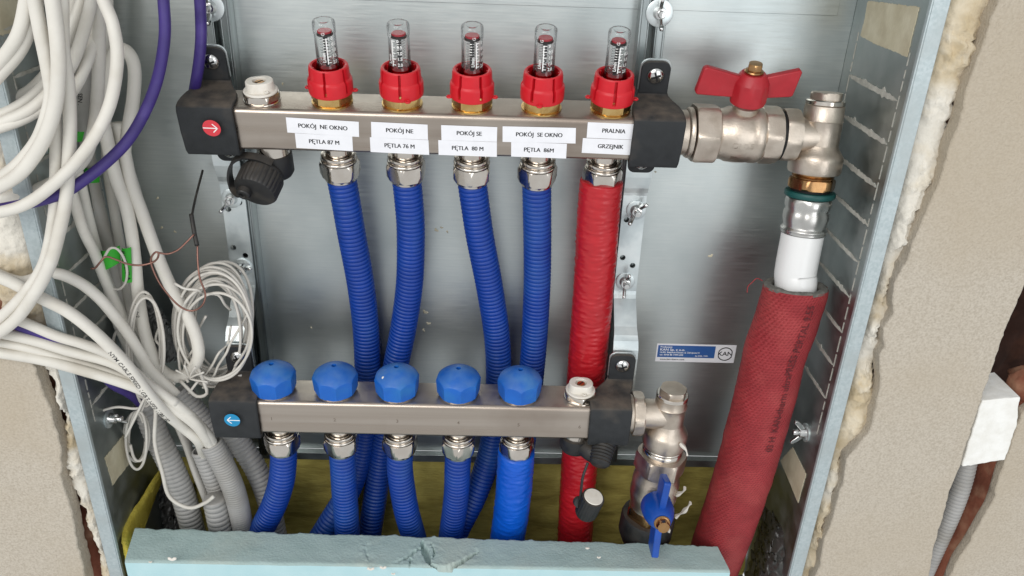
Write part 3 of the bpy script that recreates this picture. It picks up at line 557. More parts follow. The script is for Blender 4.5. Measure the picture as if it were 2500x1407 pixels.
wing_nut(axis_matrix(PX(265, 1022, XL), (1, 0, 0), (0, 0, 1)), 'wing nut on the left cabinet side beside the grey conduits', 40)
# studs in the rail above the clamps
for px, py in ((507, 90), (1612, 110)):
    pass
# ================================================================== UPPER RIGHT: ball valve, elbow, press fitting, insulated pipe
def AX(x): return Matrix.Translation((x, 0, 0)) @ Matrix.Rotation(R(90), 4, 'Y')
e = empty('ball_valve', 'nickel ball valve with a red butterfly handle on the upper manifold', 'valve', MU @ Matrix.Translation((290, 0, -21)))
def part(name, mt, prof, Mx, **k):
    sm = k.pop('smooth', 35); q = MB().lathe(prof, k.pop('n', 72), M=Mx, **k); return q.build(name, mt, e, world=True, smooth=sm)
UX = MU
part('connector', 'nickel_matt', [(14, 248), (16.5, 251), (16.5, 257), (17.6, 257.5), (18.6, 259), (18.6, 261), (15, 262)], UX @ Matrix.Rotation(R(90), 4, 'Y'))
part('union_nut', 'nickel_matt', [(17, 262), (21.4, 262.2), (23.2, 263.8), (23.2, 277.2), (21.4, 278.9), (17, 279.1)], UX @ Matrix.Rotation(R(90), 4, 'Y'), sides=6, flat=20.0, rot=R(12), smooth=28)
part('body', 'nickel_matt', [(17.5, 279.1), (18.4, 280), (18.6, 284), (20.2, 288), (20.8, 294), (20.8, 301), (20.4, 304), (20.9, 305), (20.9, 309.5), (20.2, 311), (19.8, 312)], UX @ Matrix.Rotation(R(90), 4, 'Y'), smooth=45)
part('body_hex', 'nickel_matt', [(19.7, 312), (20.6, 312.5), (21.6, 314), (21.6, 323), (20.4, 325), (17, 325.2)], UX @ Matrix.Rotation(R(90), 4, 'Y'), sides=8, flat=19.9, rot=R(22), smooth=28)
part('sealing_ring', 'near_black', [(18.4, 325), (18.4, 327.4)], UX @ Matrix.Rotation(R(90), 4, 'Y'))
for t, z in (('DN25', 0.5), ('PN30', -11.5)):
    vs_, fs = T(t, 6.0); m = MB(); out = []
    for q in vs_:
        a = (q.y+z)/20.8; out.append(UX @ Vector((296+q.x*1.05, -(21.0)*math.cos(a), 21.0*math.sin(a))))
    m.add(out, fs); m.build('embossed_text', 'nickel_matt', e, world=True, fix=False)
HM = UX @ Matrix.Translation((297.5, 0, 1.5))
part('stem', 'nickel_matt', [(9.5, 17), (9.5, 21.5), (7.5, 23), (7.5, 27), (3, 27)], HM, n=36)
part('handle_hub', 'red_handle', [(9, 24.4), (12.4, 24.5), (13.6, 27), (13.3, 35), (12.4, 40), (9.0, 46), (8.4, 46.6), (3, 46.8)], HM, sides=10, flat=12.6, rot=R(8), smooth=25)
part('handle_bolt', 'bronze', [(6.6, 46.9), (6.8, 47.8), (6.2, 48.6), (4.9, 48.9)], HM, n=36)
part('bolt_head', 'bronze', [(5.2, 48.8), (5.4, 49.6), (5.4, 52.6), (4.6, 53.6), (.3, 53.8)], HM, sides=6, flat=4.7, rot=R(15), smooth=28)
Mxz = Matrix(((1, 0, 0, 0), (0, 0, 1, 0), (0, 1, 0, 0), (0, 0, 0, 1)))
for nm, poly in (('wing', [(-9, 28.5), (-37.5, 30), (-39.2, 31.6), (-36, 49.5), (-33.8, 50.8), (-9, 44.5)]), ('wing', [(9, 28.5), (29.6, 30.2), (31.0, 31.6), (33.2, 48.8), (31.6, 50.6), (9, 44.5)])):
    m = MB().prism(poly, -2.8, 2.8, HM @ Mxz); m.build(nm, 'red_handle', e, bevel=.9, world=True)
part('stop_pin', 'nickel', [(2.2, -19), (2.2, -10)], HM @ Matrix.Translation((-6, 0, 23.5)) @ Matrix.Rotation(R(-90), 4, 'X') @ Matrix.Rotation(R(180), 4, 'X'), n=20)
# elbow hangs with its foot a little forward
ET = -0.12
ME = Matrix.Translation((357.5, 0, 0)) @ Matrix.Rotation(ET, 4, 'X') @ Matrix.Rotation(R(1.0), 4, 'Y')
e = empty('elbow_fitting', 'nickel elbow fitting with a hexagon plug, right of the red handled valve', 'pipe fitting', ME @ Matrix.Translation((0, 0, -36)))
part('inlet_hex', 'nickel_matt', [(17, -30.2), (19, -29.9), (20.8, -28), (20.8, -20.4), (19, -18.6), (13.8, -18.4)], ME @ Matrix.Rotation(R(90), 4, 'Y'), sides=8, flat=18.6, rot=R(10), smooth=28)
part('inlet', 'nickel_matt', [(13.6, -18.6), (13.6, 3)], ME @ Matrix.Rotation(R(90), 4, 'Y'))
part('body', 'nickel_matt', [(14.4, -12), (14.4, 2), (14.5, 11), (14.9, 11.6), (14.4, 12.2), (14.1, 22.5), (13, 23)], ME, smooth=45)
part('outlet_bell', 'nickel_matt', [(13.9, -4), (15.0, -8), (17.4, -11.5), (19.2, -14), (19.5, -16), (19.4, -25), (18.6, -26.6), (15, -27)], ME, smooth=50)
part('plug_flange', 'nickel', [(13.6, 23), (14.0, 23.4), (14.0, 26.0), (13.4, 26.8), (11, 26.9)], ME)
part('plug_hex', 'nickel_matt', [(11.8, 26.9), (12.0, 27.2), (12.0, 31.2), (11.2, 32.0), (.3, 32.1)], ME, sides=6, flat=10.8, rot=R(2), smooth=28)
MP_ = ME @ Matrix.Translation((0, 0, 9.4))
e = empty('press_fitting', 'brass and steel press fitting with a dark green ring above the white pipe', 'pipe fitting', MP_ @ Matrix.Translation((0, 0, -84)))
part('brass_thread', 'bronze', [(15.2, -36.3), (15.2, -37.4), (14.6, -37.9), (15.4, -38.6), (14.8, -39.3), (15.2, -40), (14, -40.5)], MP_, smooth=60)
part('brass_hex', 'bronze', [(15, -40), (16.6, -40.6), (17.4, -42), (17.4, -47), (16.4, -48.2), (14, -48.4)], MP_, sides=6, flat=15.9, rot=R(-4), smooth=28)
part('spacer', 'near_black', [(14.4, -48.3), (14.4, -50.4)], MP_)
part('green_ring', 'green_ring', [(14, -50.2), (18.2, -50.4), (18.7, -51.2), (18.7, -53.8), (18.0, -54.6), (14, -54.7)], MP_, smooth=50)
def press(r, a, z):
    return r - (.9*max(0, math.cos(6*a+.6)) if -76 < z < -56 else 0)
part('press_sleeve', 'sleeve_steel', [(15.6, -54.6), (16.6, -56), (17.1, -58.5), (16.9, -62), (15.8, -64.6), (16.9, -67), (17.1, -71), (16.4, -75), (15.7, -77), (15.9, -78.4), (17.3, -79.4), (17.4, -80.6), (16.5, -81.4), (16.9, -82.2), (16.6, -83.4), (15, -83.8)], MP_, smooth=80, rf=press, n=96)
pipe_dir = ME.to_3x3() @ Vector((0, 0, -1))
a0 = ME @ Vector((0, 0, -72)); e = empty('insulated_pipe', 'thick pipe in a red insulation jacket, its bare white end under the press fitting', 'pipe', (345, -5, -430))
pts = [a0, ME @ Vector((-.5, 0, -105)), P(1943, 690, ME.to_3x3().row[1][2]*-130)]
yb = [(1938, 720, -17), (1917, 790, -19), (1893, 856, -21), (1871, 950, -23), (1845, 1050, -24), (1817, 1150, -24), (1785, 1250, -22), (1753, 1340, -18), (1725, 1420, -14)]
path = spline(pts + pp(*yb), 1.5)
MB().tube(path[:70], 15.9, 48).build('white_pipe', 'white_pipe', e, world=True, smooth=180)
zc = P(1940, 700, -17).z; ks = min(range(len(path)), key=lambda i: abs(path[i].z-zc)); jp = path[ks:]
m = MB()
def jr(i):
    return lambda a: 24.6 + .5*fbm((math.cos(a)*2, math.sin(a)*2, i*.12), 3) + .12*math.sin(i*2.1)*math.sin(a*60)
m.tube(jp, jr, 96, caps=False); m.build('red_jacket', 'red_jacket', e, world=True, smooth=180)
m = MB(); t0 = (jp[1]-jp[0]).normalized(); nn = Vector((0, -1, 0)); nn = (nn-t0*nn.dot(t0)).normalized(); bb = t0.cross(nn); g = []
for k, (r_, d_) in enumerate(((24.5, 1.2), (24.4, -.6), (22, -1.4), (18.5, -1.0), (17.4, .5), (17.2, 10))):
    row = []
    for j in range(73):
        a = 2*math.pi*j/72; row.append(jp[0] + (nn*math.cos(a)+bb*math.sin(a))*(r_+(.5*fbm((j*.3, k, 1), 2))) + t0*(d_+1.0*fbm((math.cos(a)*3, math.sin(a)*3, k*.4), 3)))
    g.append(row)
m.grid(g); m.build('foam_rim', 'grey_foam', e, world=True, smooth=80)
m = MB(); text_on_tube(m, path, 24.9, '03 H  KAN-therm ultraPRESS PERTAL 9.55', 8.6, ks*1.5+72, ang=0.2, flip=True, lift=.45, sx=.86); m.build('lettering', 'jacket_ink', e, world=True, fix=False)
MB().tube(spline(pp((1862, 686, -38), (1848, 680, -40), (1836, 690, -40), (1826, 700, -40), (1824, 715, -40)), 1), .35, 6).build('loose_thread', 'red_jacket', e, world=True)
# ================================================================== LOWER RIGHT: elbow, blue valve
MZ = Matrix.Translation((268.5, -DL, -HL-2.5)) @ Matrix.Rotation(R(1.5), 4, 'Y') @ Matrix.Rotation(0.03, 4, 'X')
e = empty('elbow_fitting', 'nickel elbow fitting with a hexagon plug at the right end of the lower bar', 'pipe fitting', MZ @ Matrix.Translation((0, 0, -40)))
AXZ = ML @ Matrix.Rotation(R(90), 4, 'Y')
part('connector', 'nickel_matt', [(15.5, 233.5), (16, 236), (15.5, 240)], AXZ)
part('inlet_hex', 'nickel_matt', [(16, 237), (18.0, 237.3), (18.8, 238.5), (18.8, 244.8), (17.6, 246), (12, 246.2)], AXZ, sides=6, flat=17.2, rot=R(18), smooth=28)
part('inlet', 'nickel_matt', [(12.6, 245.6), (12.6, 270)], AXZ)
part('body', 'nickel_matt', [(13, -6), (13.2, 6), (13.3, 12.2), (13.8, 12.8), (13.2, 13.4), (13.0, 20), (12.2, 20.5)], MZ, smooth=45)
part('plug_flange', 'nickel', [(12.9, 20.4), (13.3, 20.8), (13.3, 23), (12.6, 23.7), (10, 23.8)], MZ)
part('plug_hex', 'nickel_matt', [(11.4, 23.8), (11.6, 24.1), (11.6, 28), (10.8, 28.8), (.3, 28.9)], MZ, sides=6, flat=10.2, rot=R(6), smooth=28)
part('outlet_bell', 'nickel_matt', [(13, -4), (14.4, -9), (17.6, -13.5), (18.6, -16), (18.4, -26), (17.8, -28.6), (16, -29)], MZ, smooth=50)
part('thread_ring', 'nickel', [(16.6, -28.8), (17.5, -29.4), (17.6, -31), (16.8, -31.6), (16.4, -32.4), (17.0, -33.2), (17.2, -38), (16, -41), (15, -41.2)], MZ, smooth=60)
MV = Matrix.Translation((269.5, -DL-1, -HL)) @ Matrix.Rotation(R(3.2), 4, 'Y') @ Matrix.Rotation(0.02, 4, 'X')
e = empty('ball_valve', 'nickel ball valve with a blue butterfly handle standing below the lower manifold', 'valve', MV @ Matrix.Translation((0, 0, -128)))
part('collar_hex', 'nickel_matt', [(17.6, -40), (20.6, -40.2), (22.4, -41.8), (22.4, -55.8), (20.8, -57.6), (17, -58)], MV, sides=6, flat=19.4, rot=R(-6), smooth=28)
part('body', 'nickel_matt', [(18.2, -58), (18.4, -63), (20.2, -67), (20.6, -72), (20.2, -79), (20.8, -81), (20.6, -86), (19.4, -92), (18.4, -97), (18.6, -99)], MV, smooth=45)
part('foot_hex', 'bronze', [(17.6, -98.6), (19.8, -99), (20.8, -101), (20.8, -108), (19.4, -110), (16, -110.2)], MV, sides=6, flat=18.6, rot=R(14), smooth=28)
part('black_collar', 'black_plastic', [(19, -109), (23, -110), (24, -113), (24, -130), (20, -140)], MV, smooth=50)
HV = MV @ Matrix.Translation((-3, 0, -80)) @ Matrix.Rotation(R(90-8), 4, 'X')          # local z points out to the viewer
part('stem', 'nickel_matt', [(9.6, 15), (9.6, 22), (7, 24), (7, 27)], HV, n=36)
part('handle_hub', 'blue_handle', [(10, 24), (13.2, 24.4), (14.2, 27.5), (13.6, 34), (11.6, 42), (8.4, 49), (7.6, 50), (3, 50.2)], HV, sides=10, flat=13.2, rot=R(9), smooth=25)
part('handle_bolt', 'bronze', [(6.6, 50.2), (6.9, 51.2), (6.2, 52.2), (5, 52.5)], HV, n=36)
part('bolt_head', 'bronze', [(5.4, 52.4), (5.6, 53.2), (5.6, 56.4), (4.8, 57.4), (.3, 57.6)], HV, sides=6, flat=4.9, rot=R(10), smooth=28)
Myz = Matrix(((0, 0, 1, 0), (1, 0, 0, 0), (0, 1, 0, 0), (0, 0, 0, 1)))
for poly in ([(8, 28.5), (33.5, 30.5), (35, 32), (36.5, 47), (35, 48.6), (8, 45)], [(-8, 28.5), (-35, 30.5), (-36.5, 32), (-37.5, 47), (-36, 48.6), (-8, 45)]):
    m = MB().prism(poly, -2.9, 2.9, HV @ Myz); m.build('wing', 'blue_handle', e, bevel=.9, world=True)
for k, (px, py, Y, dx, dy) in enumerate(((1660, 1082, -40, 18, 30), (1652, 1208, -36, 20, -16), (1650, 1262, -34, 36, -34), (1628, 1286, -46, 4, 14))):
    a, b = P(px, py, Y), P(px+dx, py+dy, Y-4); mm = (a+b)/2 + Vector((1.5, -1, .5)); pth = spline([a, mm, b], 1.0); m = MB().tube(pth, lambda i: (lambda a: (1.3+.6*math.sin(i*.5+k))*(.45+.9*abs(math.cos(a)))), 10); m.build('sealant_shred', 'sealant', e, world=True)
# ================================================================== DRAIN VALVES
D0 = MU @ Matrix.Translation((-48, 0, -HB))
e = empty('drain_valve', 'black drain valve with a ribbed strap cap under the left end of the upper bar', 'valve', D0)
part('neck', 'nickel', [(12.2, 0), (12.2, -9), (11, -9.5)], D0, n=40)
part('valve_body', 'black_plastic', [(11.4, -9), (12.8, -9.6), (13, -12), (12.8, -26), (11, -29), (6, -30)], D0, smooth=45, n=48)
ax = Vector((-.20, -.82, -.54)).normalized(); c0 = P(640, 432, -2)
MC = axis_matrix(c0, ax, (1, 0, 0))
b0 = D0 @ Vector((0, 0, -20)); MB().tube(spline([b0, b0.lerp(c0, .5), c0], 2), 8.6, 28).build('spout', 'black_plastic', e, world=True, smooth=180)
part('spout_flange', 'black_plastic', [(9, -5), (14.8, -4.8), (15.3, -4), (15.3, -2.4), (14.8, -1.6), (9, -1.4)], MC, n=48)
part('ribbed_cap', 'black_plastic', [(13, -1.2), (16.2, -1.0), (16.5, 0), (16.3, 13.0), (15, 15), (13.6, 15.4), (2, 15.6)], MC, n=168, rf=lambda r, a, z: r-(.7 if (z > -.5 and z < 14 and r > 14 and math.sin(a*28) > .4) else 0), smooth=40)
MP = MC @ Matrix.Translation((-7.0, 1.0, 15.5))
part('strap_button', 'black_plastic', [(5.4, -.5), (5.4, 4.2), (4.8, 5), (3, 5.1), (2.6, 3.6), (.3, 3.6)], MP, n=36)
st = [MC @ Vector(q) for q in ((10, 14, -4), (0, 17.5, -4), (-12, 17, -3), (-20.5, 11, 0), (-23, 2, 5), (-20, -5, 11), (-13.5, -4, 16.2), (-8, 0, 17.2))]
pth = spline(st, 1.2); m = MB(); v = []; f = []
for i, p in enumerate(pth):
    t = (pth[min(i+1, len(pth)-1)]-pth[max(i-1, 0)]).normalized(); zz_ = (ax-t*ax.dot(t)).normalized(); n_ = t.cross(zz_)
    v += [p+zz_*3.0+n_*.9, p+zz_*3.0-n_*.9, p-zz_*3.0-n_*.9, p-zz_*3.0+n_*.9]
for i in range(len(pth)-1):
    for k in range(4): f.append((4*i+k, 4*i+(k+1) % 4, 4*i+4+(k+1) % 4, 4*i+4+k))
m.add(v, f); m.build('strap', 'black_plastic', e, world=True, smooth=50)
D1 = ML @ Matrix.Translation((OFF+250, 0, -HB))
e = empty('drain_valve', 'black drain valve with a dangling strap cap under the right end of the lower bar', 'valve', D1)
part('neck', 'nickel', [(11.6, 0), (11.6, -7), (10, -7.5)], D1, n=40)
part('valve_body', 'black_plastic', [(11.5, -7), (13.4, -7.5), (13.6, -10), (13.4, -19), (12, -22), (5, -22.5)], D1, smooth=45, n=48)
b0 = D1 @ Vector((2, 0, -14)); b1 = P(1462, 1112, -38); b2 = P(1455, 1140, -46)
MB().tube(spline([b0, b0.lerp(b1, .6)+Vector((0, -4, 0)), b1], 2), 8, 24).build('spout', 'black_plastic', e, world=True, smooth=180)
mc = axis_matrix(b1 + Vector((4, 2, 11)), (b2-b1).normalized()*1.0, (1, 0, 0))
part('ribbed_spout', 'black_plastic', [(9, 0)] + [(10.4-(.9 if k % 2 else 0)-k*.13, 1+k*1.35) for k in range(14)] + [(6, 20)], mc, n=36, smooth=40)
MB().tube(spline(pp((1435, 1130, -48), (1423, 1165, -52), (1419, 1195, -52), (1416, 1225, -50)), 1), 1.2, 8).build('strap', 'black_plastic', e, world=True, smooth=180)
k0, k1 = P(1449, 1214, -54), P(1420, 1272, -46); mk = axis_matrix(k0, (k1-k0), (1, 0, 0))
part('hanging_cap', 'black_plastic', [(4, 0), (9.4, .3), (9.8, 1.2), (9.7, 22), (8.8, 23.6), (2, 23.8)], mk, n=96, rf=lambda r, a, z: r-(.5 if (1 < z < 22.5 and r > 9 and math.sin(a*22) > .3) else 0), smooth=40)
part('cap_seal', 'white_plastic', [(8.2, -.3), (7.8, -.9), (.3, -.9)], mk, n=32)
q = P(1413, 1226, -50); part('strap_eye', 'black_plastic', [(4.6, -2), (4.8, 0), (4.6, 2)], axis_matrix(q, (.2, -1, .3)), n=24)
# ================================================================== STICKERS AND TAPE
x0, x1, z0, z1 = 268.8, 341.4, -227.2, -208.4; yk = YB-.12
e = empty('maker_sticker', 'white and blue maker sticker on the back panel right of the bracket', 'sticker', (305, yk, -227))
MB().box(x0, x1, yk, YB-.01, z0, z1).build('sticker_base', 'paper', e, world=True)
MB().box(x0+1.2, x1-18.8, yk-.05, yk-.005, z0+4.6, z1-1.6).build('blue_field', 'sticker_blue', e, world=True)
def lay(txt, size, x, z, mt, left=True, sx=1):
    vs_, fs = T(txt, size); mn = min(v.x for v in vs_) if left else 0
    MB().add([(x+(v.x-mn)*sx, yk-.09, z+v.y) for v in vs_], fs).build('lettering', mt, e, world=True, fix=False)
lay('Producent:', 2.5, x0+3.4, z1-3.4, 'print_white'); lay('KAN Sp. z o.o.', 3.3, x0+3.4, z1-6.2, 'print_white', sx=1.15); lay('16-001 Białystok-Kleosin ul. Zdrojowa 51', 2.2, x0+3.4, z1-9.0, 'print_white'); lay('tel. 0048 85 7499-200', 2.2, x0+3.4, z1-11.6, 'print_white', sx=1.1); lay('fax 0048 - 7499-', 1.8, x0+36, z1-12.2, 'print_white'); lay('www.kan-therm.com', 2.4, x0+4, z0+2.5, 'ink', sx=1.1)
lay('KAN', 6.0, x1-9.2, (z0+z1)/2, 'ink', False, 1.1)
lx, lz = x1-9.2, (z0+z1)/2
for a0_, a1_ in ((25, 155), (200, 340)):
    MB().tube([Vector((lx+6.6*math.cos(R(a)), yk-.05, lz+6.6*math.sin(R(a)))) for a in range(a0_, a1_+1, 5)], .5, 6).build('logo_ring', 'ink', e, world=True)
def tape_patch(label, x, s, poly):
    n = len(poly); out = []
    for i in range(n):
        a, b = Vector(poly[i]), Vector(poly[(i+1) % n]); L = int((b-a).length/1.2)+1
        for k in range(L):
            p = a.lerp(b, k/L); j = fbm((p.x*.5, p.y*.5, x), 3)*.9; out.append((p.x+j, p.y+j*.7))
    m = MB(); a, b = sorted((x-s*.06, x-s*.5)); m.prism(out, a, b, Matrix(((0, 0, 1, 0), (1, 0, 0, 0), (0, 1, 0, 0), (0, 0, 0, 1)))); tag(m.build('masking_tape', 'tape', smooth=20), label, 'tape', 'tape patches on the cabinet sides')
def sidepoly(X, pts): return [(PX(a, b, X).y, PX(a, b, X).z) for a, b in pts]
tape_patch('cream tape patch with a ragged edge at the top of the right cabinet side', XR, 1, sidepoly(XR-.5, [(2118, 2), (2244, 18), (2214, 140), (2175, 122), (2140, 110), (2100, 88), (2112, 40)]))
tape_patch('cream tape patch at the bottom of the right cabinet side under the wing nut', XR, 1, sidepoly(XR-.5, [(1935, 1092), (1967, 1158), (1948, 1228), (1905, 1125)]))
tape_patch('cream tape patch at the bottom of the left cabinet side', XL, -1, sidepoly(XL+.5, [(310, 1052), (316, 1132), (276, 1184), (256, 1118)]))
tape_patch('cream tape patch in the top left corner behind the white cables', XL, -1, sidepoly(XL+.5, [(0, 0), (60, 0), (58, 70), (0, 88)]))
# ================================================================== WALLS AND FILLINGS
def jag(pts, amp, seed, step=3):
    out = []; n = len(pts)
    for i in range(n):
        a, b = Vector(pts[i]), Vector(pts[(i+1) % n]); L = max(1, int((b-a).length/step))
        for k in range(L):
            p = a.lerp(b, k/L); out.append((p.x+amp*fbm((p.x*.12, p.y*.12, seed), 4), p.y+amp*fbm((p.x*.12, p.y*.12, seed+9), 4)))
    return out
YW = -64.0
FX = Matrix(((1, 0, 0, 0), (0, 0, 1, 0), (0, 1, 0, 0), (0, 0, 0, 1)))
def slab(name, pxs, y0, y1, mt, amp, seed, extra=None):
    poly = [(P(a, b, y0).x, P(a, b, y0).z) for a, b in pxs]; poly = jag(poly, amp, seed)
    m = MB().prism(poly, y0, y1, FX); return tag(m.build(name, mt, bevel=1.2, smooth=40), kind='structure')
EL = [(-60, 866), (0, 868), (60, 876), (88, 900), (102, 950), (122, 1000), (140, 1060), (150, 1110), (148, 1160), (162, 1210), (178, 1260), (186, 1320), (200, 1370), (214, 1440)]
slab('plaster_wall_left', EL + [(-500, 1440), (-500, 866)], YW, YW+14, 'plaster', 1.2, 3)
ER = [(2452, -60), (2440, 0), (2420, 50), (2402, 110), (2375, 180), (2358, 220), (2342, 300), (2315, 370), (2293, 450), (2273, 493), (2241, 567), (2213, 638), (2184, 692), (2181, 727), (2184, 766), (2156, 802), (2159, 852), (2148, 870), (2150, 937), (2126, 1048), (2098, 1087), (2067, 1123), (2059, 1178), (2043, 1226), (2033, 1270), (2011, 1325), (2003, 1376), (1980, 1440)]
EC = [(2258, 1440), (2268, 1407), (2282, 1337), (2300, 1273), (2320, 1198), (2343, 1143), (2360, 1087), (2384, 1016), (2402, 960), (2424, 898), (2452, 812), (2479, 752), (2505, 690), (2530, 600), (2640, 200), (2640, -60)]
slab('plaster_wall_right', ER + EC, YW, YW+14, 'plaster', 1.0, 5)
slab('plaster_wall_far_right', [(2640, 940), (2530, 985), (2500, 1008), (2482, 1040), (2462, 1103), (2446, 1151), (2423, 1226), (2399, 1269), (2367, 1325), (2336, 1372), (2310, 1440), (2640, 1440)], YW+8, YW+22, 'plaster', 1.5, 8)
# rough brick behind, with the chase cut into it
def rough(name, x0, x1, z0, z1, y, mt, amp, seed, n=70):
    g = []
    for i in range(n+1):
        g.append([Vector((x0+(x1-x0)*j/n, y+amp*fbm(((x0+(x1-x0)*j/n)*.035, (z0+(z1-z0)*i/n)*.035, seed), 5), z0+(z1-z0)*i/n)) for j in range(n+1)])
    return tag(MB().grid(g).build(name, mt, smooth=180, fix=False), kind='structure')
rough('brick_wall_left', -330, -200, -430, 140, -36, 'brick', 10, 1)
rough('brick_wall_right', 397, 720, -430, 140, 62, 'brick_shaded', 8, 2)
# broken brick cheek on the far side of the chase
def cheek():
    g = []; pts = [(2530, 985), (2500, 1008), (2482, 1040), (2462, 1103), (2446, 1151), (2423, 1226), (2399, 1269), (2367, 1325), (2336, 1372), (2310, 1440)]
    A = [P(a, b, YW+9) for a, b in pts]; A = spline(A, 4); n = 14
    for i, p in enumerate(A):
        row = []
        for j in range(n+1):
            t = j/n; q = p + Vector((-2.5-17*t-5*fbm((i*.3, t*3, 1), 3)*t, 6+60*t, 1*t)); q += Vector((0, 4*fbm((i*.22, t*4, 5), 4), 2*fbm((i*.2, t*4, 8), 3)))*min(1, t*4); row.append(q)
        g.append(row)
    tag(MB().grid(g).build('broken_brick', 'brick', smooth=60, fix=False), kind='structure')
cheek()
m = MB().lathe([(1, -14), (9, -12), (13, -4), (13, 5), (8, 12), (1, 14)], 32, M=Matrix.Translation(P(2506, 935, -40)), rf=lambda r, a, z: r*(1+.25*fbm((math.cos(a)*1.4, math.sin(a)*1.4, z*.12), 3))); tag(m.build('clay_lump', 'brick', smooth=180), 'reddish clay lump in the wall chase above the white foam block', 'clay')
def foam(label, inner, outer, seed, y_in, y_out):
    A = spline([P(a, b, y_in) for a, b in inner], 2.0); n = len(A); B_ = spline([P(a, b, y_out) for a, b in outer], .5); g = []; k = 22
    for i in range(n):
        b = B_[int(i*(len(B_)-1)/(n-1))]; row = []
        for j in range(k+1):
            t = j/k; p = A[i].lerp(b, t); z = p.z
            th = max(.15, .55+.9*fbm((z*.035, seed, 1), 2)); lump = fbm((p.x*.07, z*.07, seed), 2)*4 + abs(fbm((p.x*.16, z*.16, seed+3), 3))*5 + fbm((p.x*.5, z*.5, seed), 3)*1.6 + fbm((p.x*.25, z*.3, seed+7), 4)*3.2
            cell = noise.voronoi(Vector((p.x*.085, z*.085, seed)))[0]; lump += 4.5*min(.32, cell[1]-cell[0]) + 3*noise.cell(Vector((p.x*.11, z*.08, seed)))
            bul = math.sin(math.pi*min(1, t*1.02))**.5; p = p + Vector((0, 9 - 9.5*bul*(.45+.55*th) - lump*bul*.75*th, 0)) + Vector((t*(5.0*fbm((z*.09, p.x*.05, seed+5), 4) + 2.4*fbm((z*.4, 3, seed), 3)), 0, 0)); row.append(p)
        g.append(row)
    tag(MB().grid(g).build('expanding_foam', 'foam', smooth=180, fix=False), label, 'foam')
foam('lumpy cream expanding foam along the right edge of the cabinet', [(2336, -60), (2318, 0), (2258, 250), (2197, 500), (2149, 700), (2102, 850), (2030, 1130), (1958, 1407), (1948, 1450)], [(a+(4 if k % 3 else -8), b) for k, (a, b) in enumerate(ER)], 11, -55, -56)
foam('lumpy white and cream expanding foam along the left edge of the cabinet', [(6, 345), (60, 565), (100, 725), (145, 900), (210, 1150), (274, 1407), (284, 1450)], [(-70, 360), (-60, 560), (-50, 660), (-20, 730), (30, 830), (92, 890), (118, 940), (142, 1000), (152, 1060), (152, 1120), (162, 1200), (192, 1240), (206, 1300), (228, 1340), (238, 1407), (238, 1450)], 31, -55, -58)
# white foam block in the chase
fr = [(2399, 977), (2490, 971), (2482, 1040), (2454, 1123), (2347, 1141)]; poly = jag([(P(a, b, -61).x, P(a, b, -61).z) for a, b in fr], .9, 4, 1.5)
tag(MB().prism(poly, -61, -24, FX).build('foam_block', 'styrofoam', bevel=.8, smooth=30), 'white polystyrene block wedged in the wall chase at the right', 'foam block')
corrugated('conduit', 'grey corrugated conduit in the wall chase under the white block', 'conduit', pp((2364, 1100, -34), (2356, 1150, -36), (2340, 1206, -38), (2318, 1262, -38), (2292, 1320, -38), (2260, 1390, -38), (2240, 1440, -36)), 8.2, 'conduit', 'grey corrugated conduits', 3.6, 1.0)
# mineral wool under the panel, and the yellow strip at the left
def blanket(name, label, rows, mt, amp, seed, cat, n=60, sc=.06, kind=None):
    g = []; R_ = [spline(r, 1) for r in rows]; L = [[r[int(k*(len(r)-1)/n)] for k in range(n+1)] for r in R_]; k = 26
    cols = [spline([l[c] for l in L], .8) for c in range(n+1)]
    for t in range(k+1):
        g.append([cols[c][int(t*(len(cols[c])-1)/k)] + Vector((0, amp*fbm((c*.2*sc*16, t*.3*sc*16, seed), 4), amp*.4*fbm((c*.3, t*.3, seed+4), 3))) for c in range(n+1)])
    o = MB().grid(g).build(name, mt, smooth=180, fix=False); return tag(o, label, cat, None, kind)
blanket('mineral_wool', 'yellow mineral wool filling below the back panel', [[(-196, 52, -338), (90, 50, -340), (384, 52, -338)], [(-196, 44, -352), (90, 42, -354), (384, 44, -352)], [(-196, 40, -420), (90, 38, -420), (384, 40, -420)], [(-196, 30, -470), (90, 30, -470), (384, 30, -470)]], 'wool', 5, 3, 'insulation')
blanket('mineral_wool', 'bright yellow wool strip at the left end of the blue foam board', [pp((392, 1140, 20), (345, 1215, -10), (300, 1290, -44), (304, 1360, -62), (318, 1430, -66)), pp((398, 1150, 22), (356, 1225, -8), (318, 1290, -40), (322, 1360, -58), (336, 1430, -62)), pp((400, 1165, 34), (372, 1235, 8), (352, 1300, -24), (350, 1360, -40), (352, 1430, -50))], 'wool_yellow', 2.2, 7, 'insulation', 50, .1)
tag(MB().box(-196, 384, -60, 60, -476, -471).build('added_dark_plane', 'concrete'), kind='structure')  # unseen plane, added to keep the space below the cabinet dark
blanket('plastic_film', 'dark crumpled plastic film at the bottom right beside the thick red pipe', [pp((1880, 1170, 30), (1850, 1300, 10), (1810, 1440, -5)), pp((1915, 1180, 10), (1895, 1290, -20), (1860, 1440, -40)), pp((1945, 1195, 0), (1935, 1290, -36), (1915, 1440, -56)), ], 'film_dark', 8, 13, 'film', 50, .09)
blanket('plastic_film', 'grey plastic film scrap behind the thick white cable loop', [pp((352, 735, 36), (362, 810, 34), (395, 885, 30)), pp((385, 750, 28), (410, 815, 24), (425, 880, 22)), pp((400, 770, 38), (432, 830, 36), (440, 880, 34))], 'film_grey', 7, 17, 'film', 30, .2)
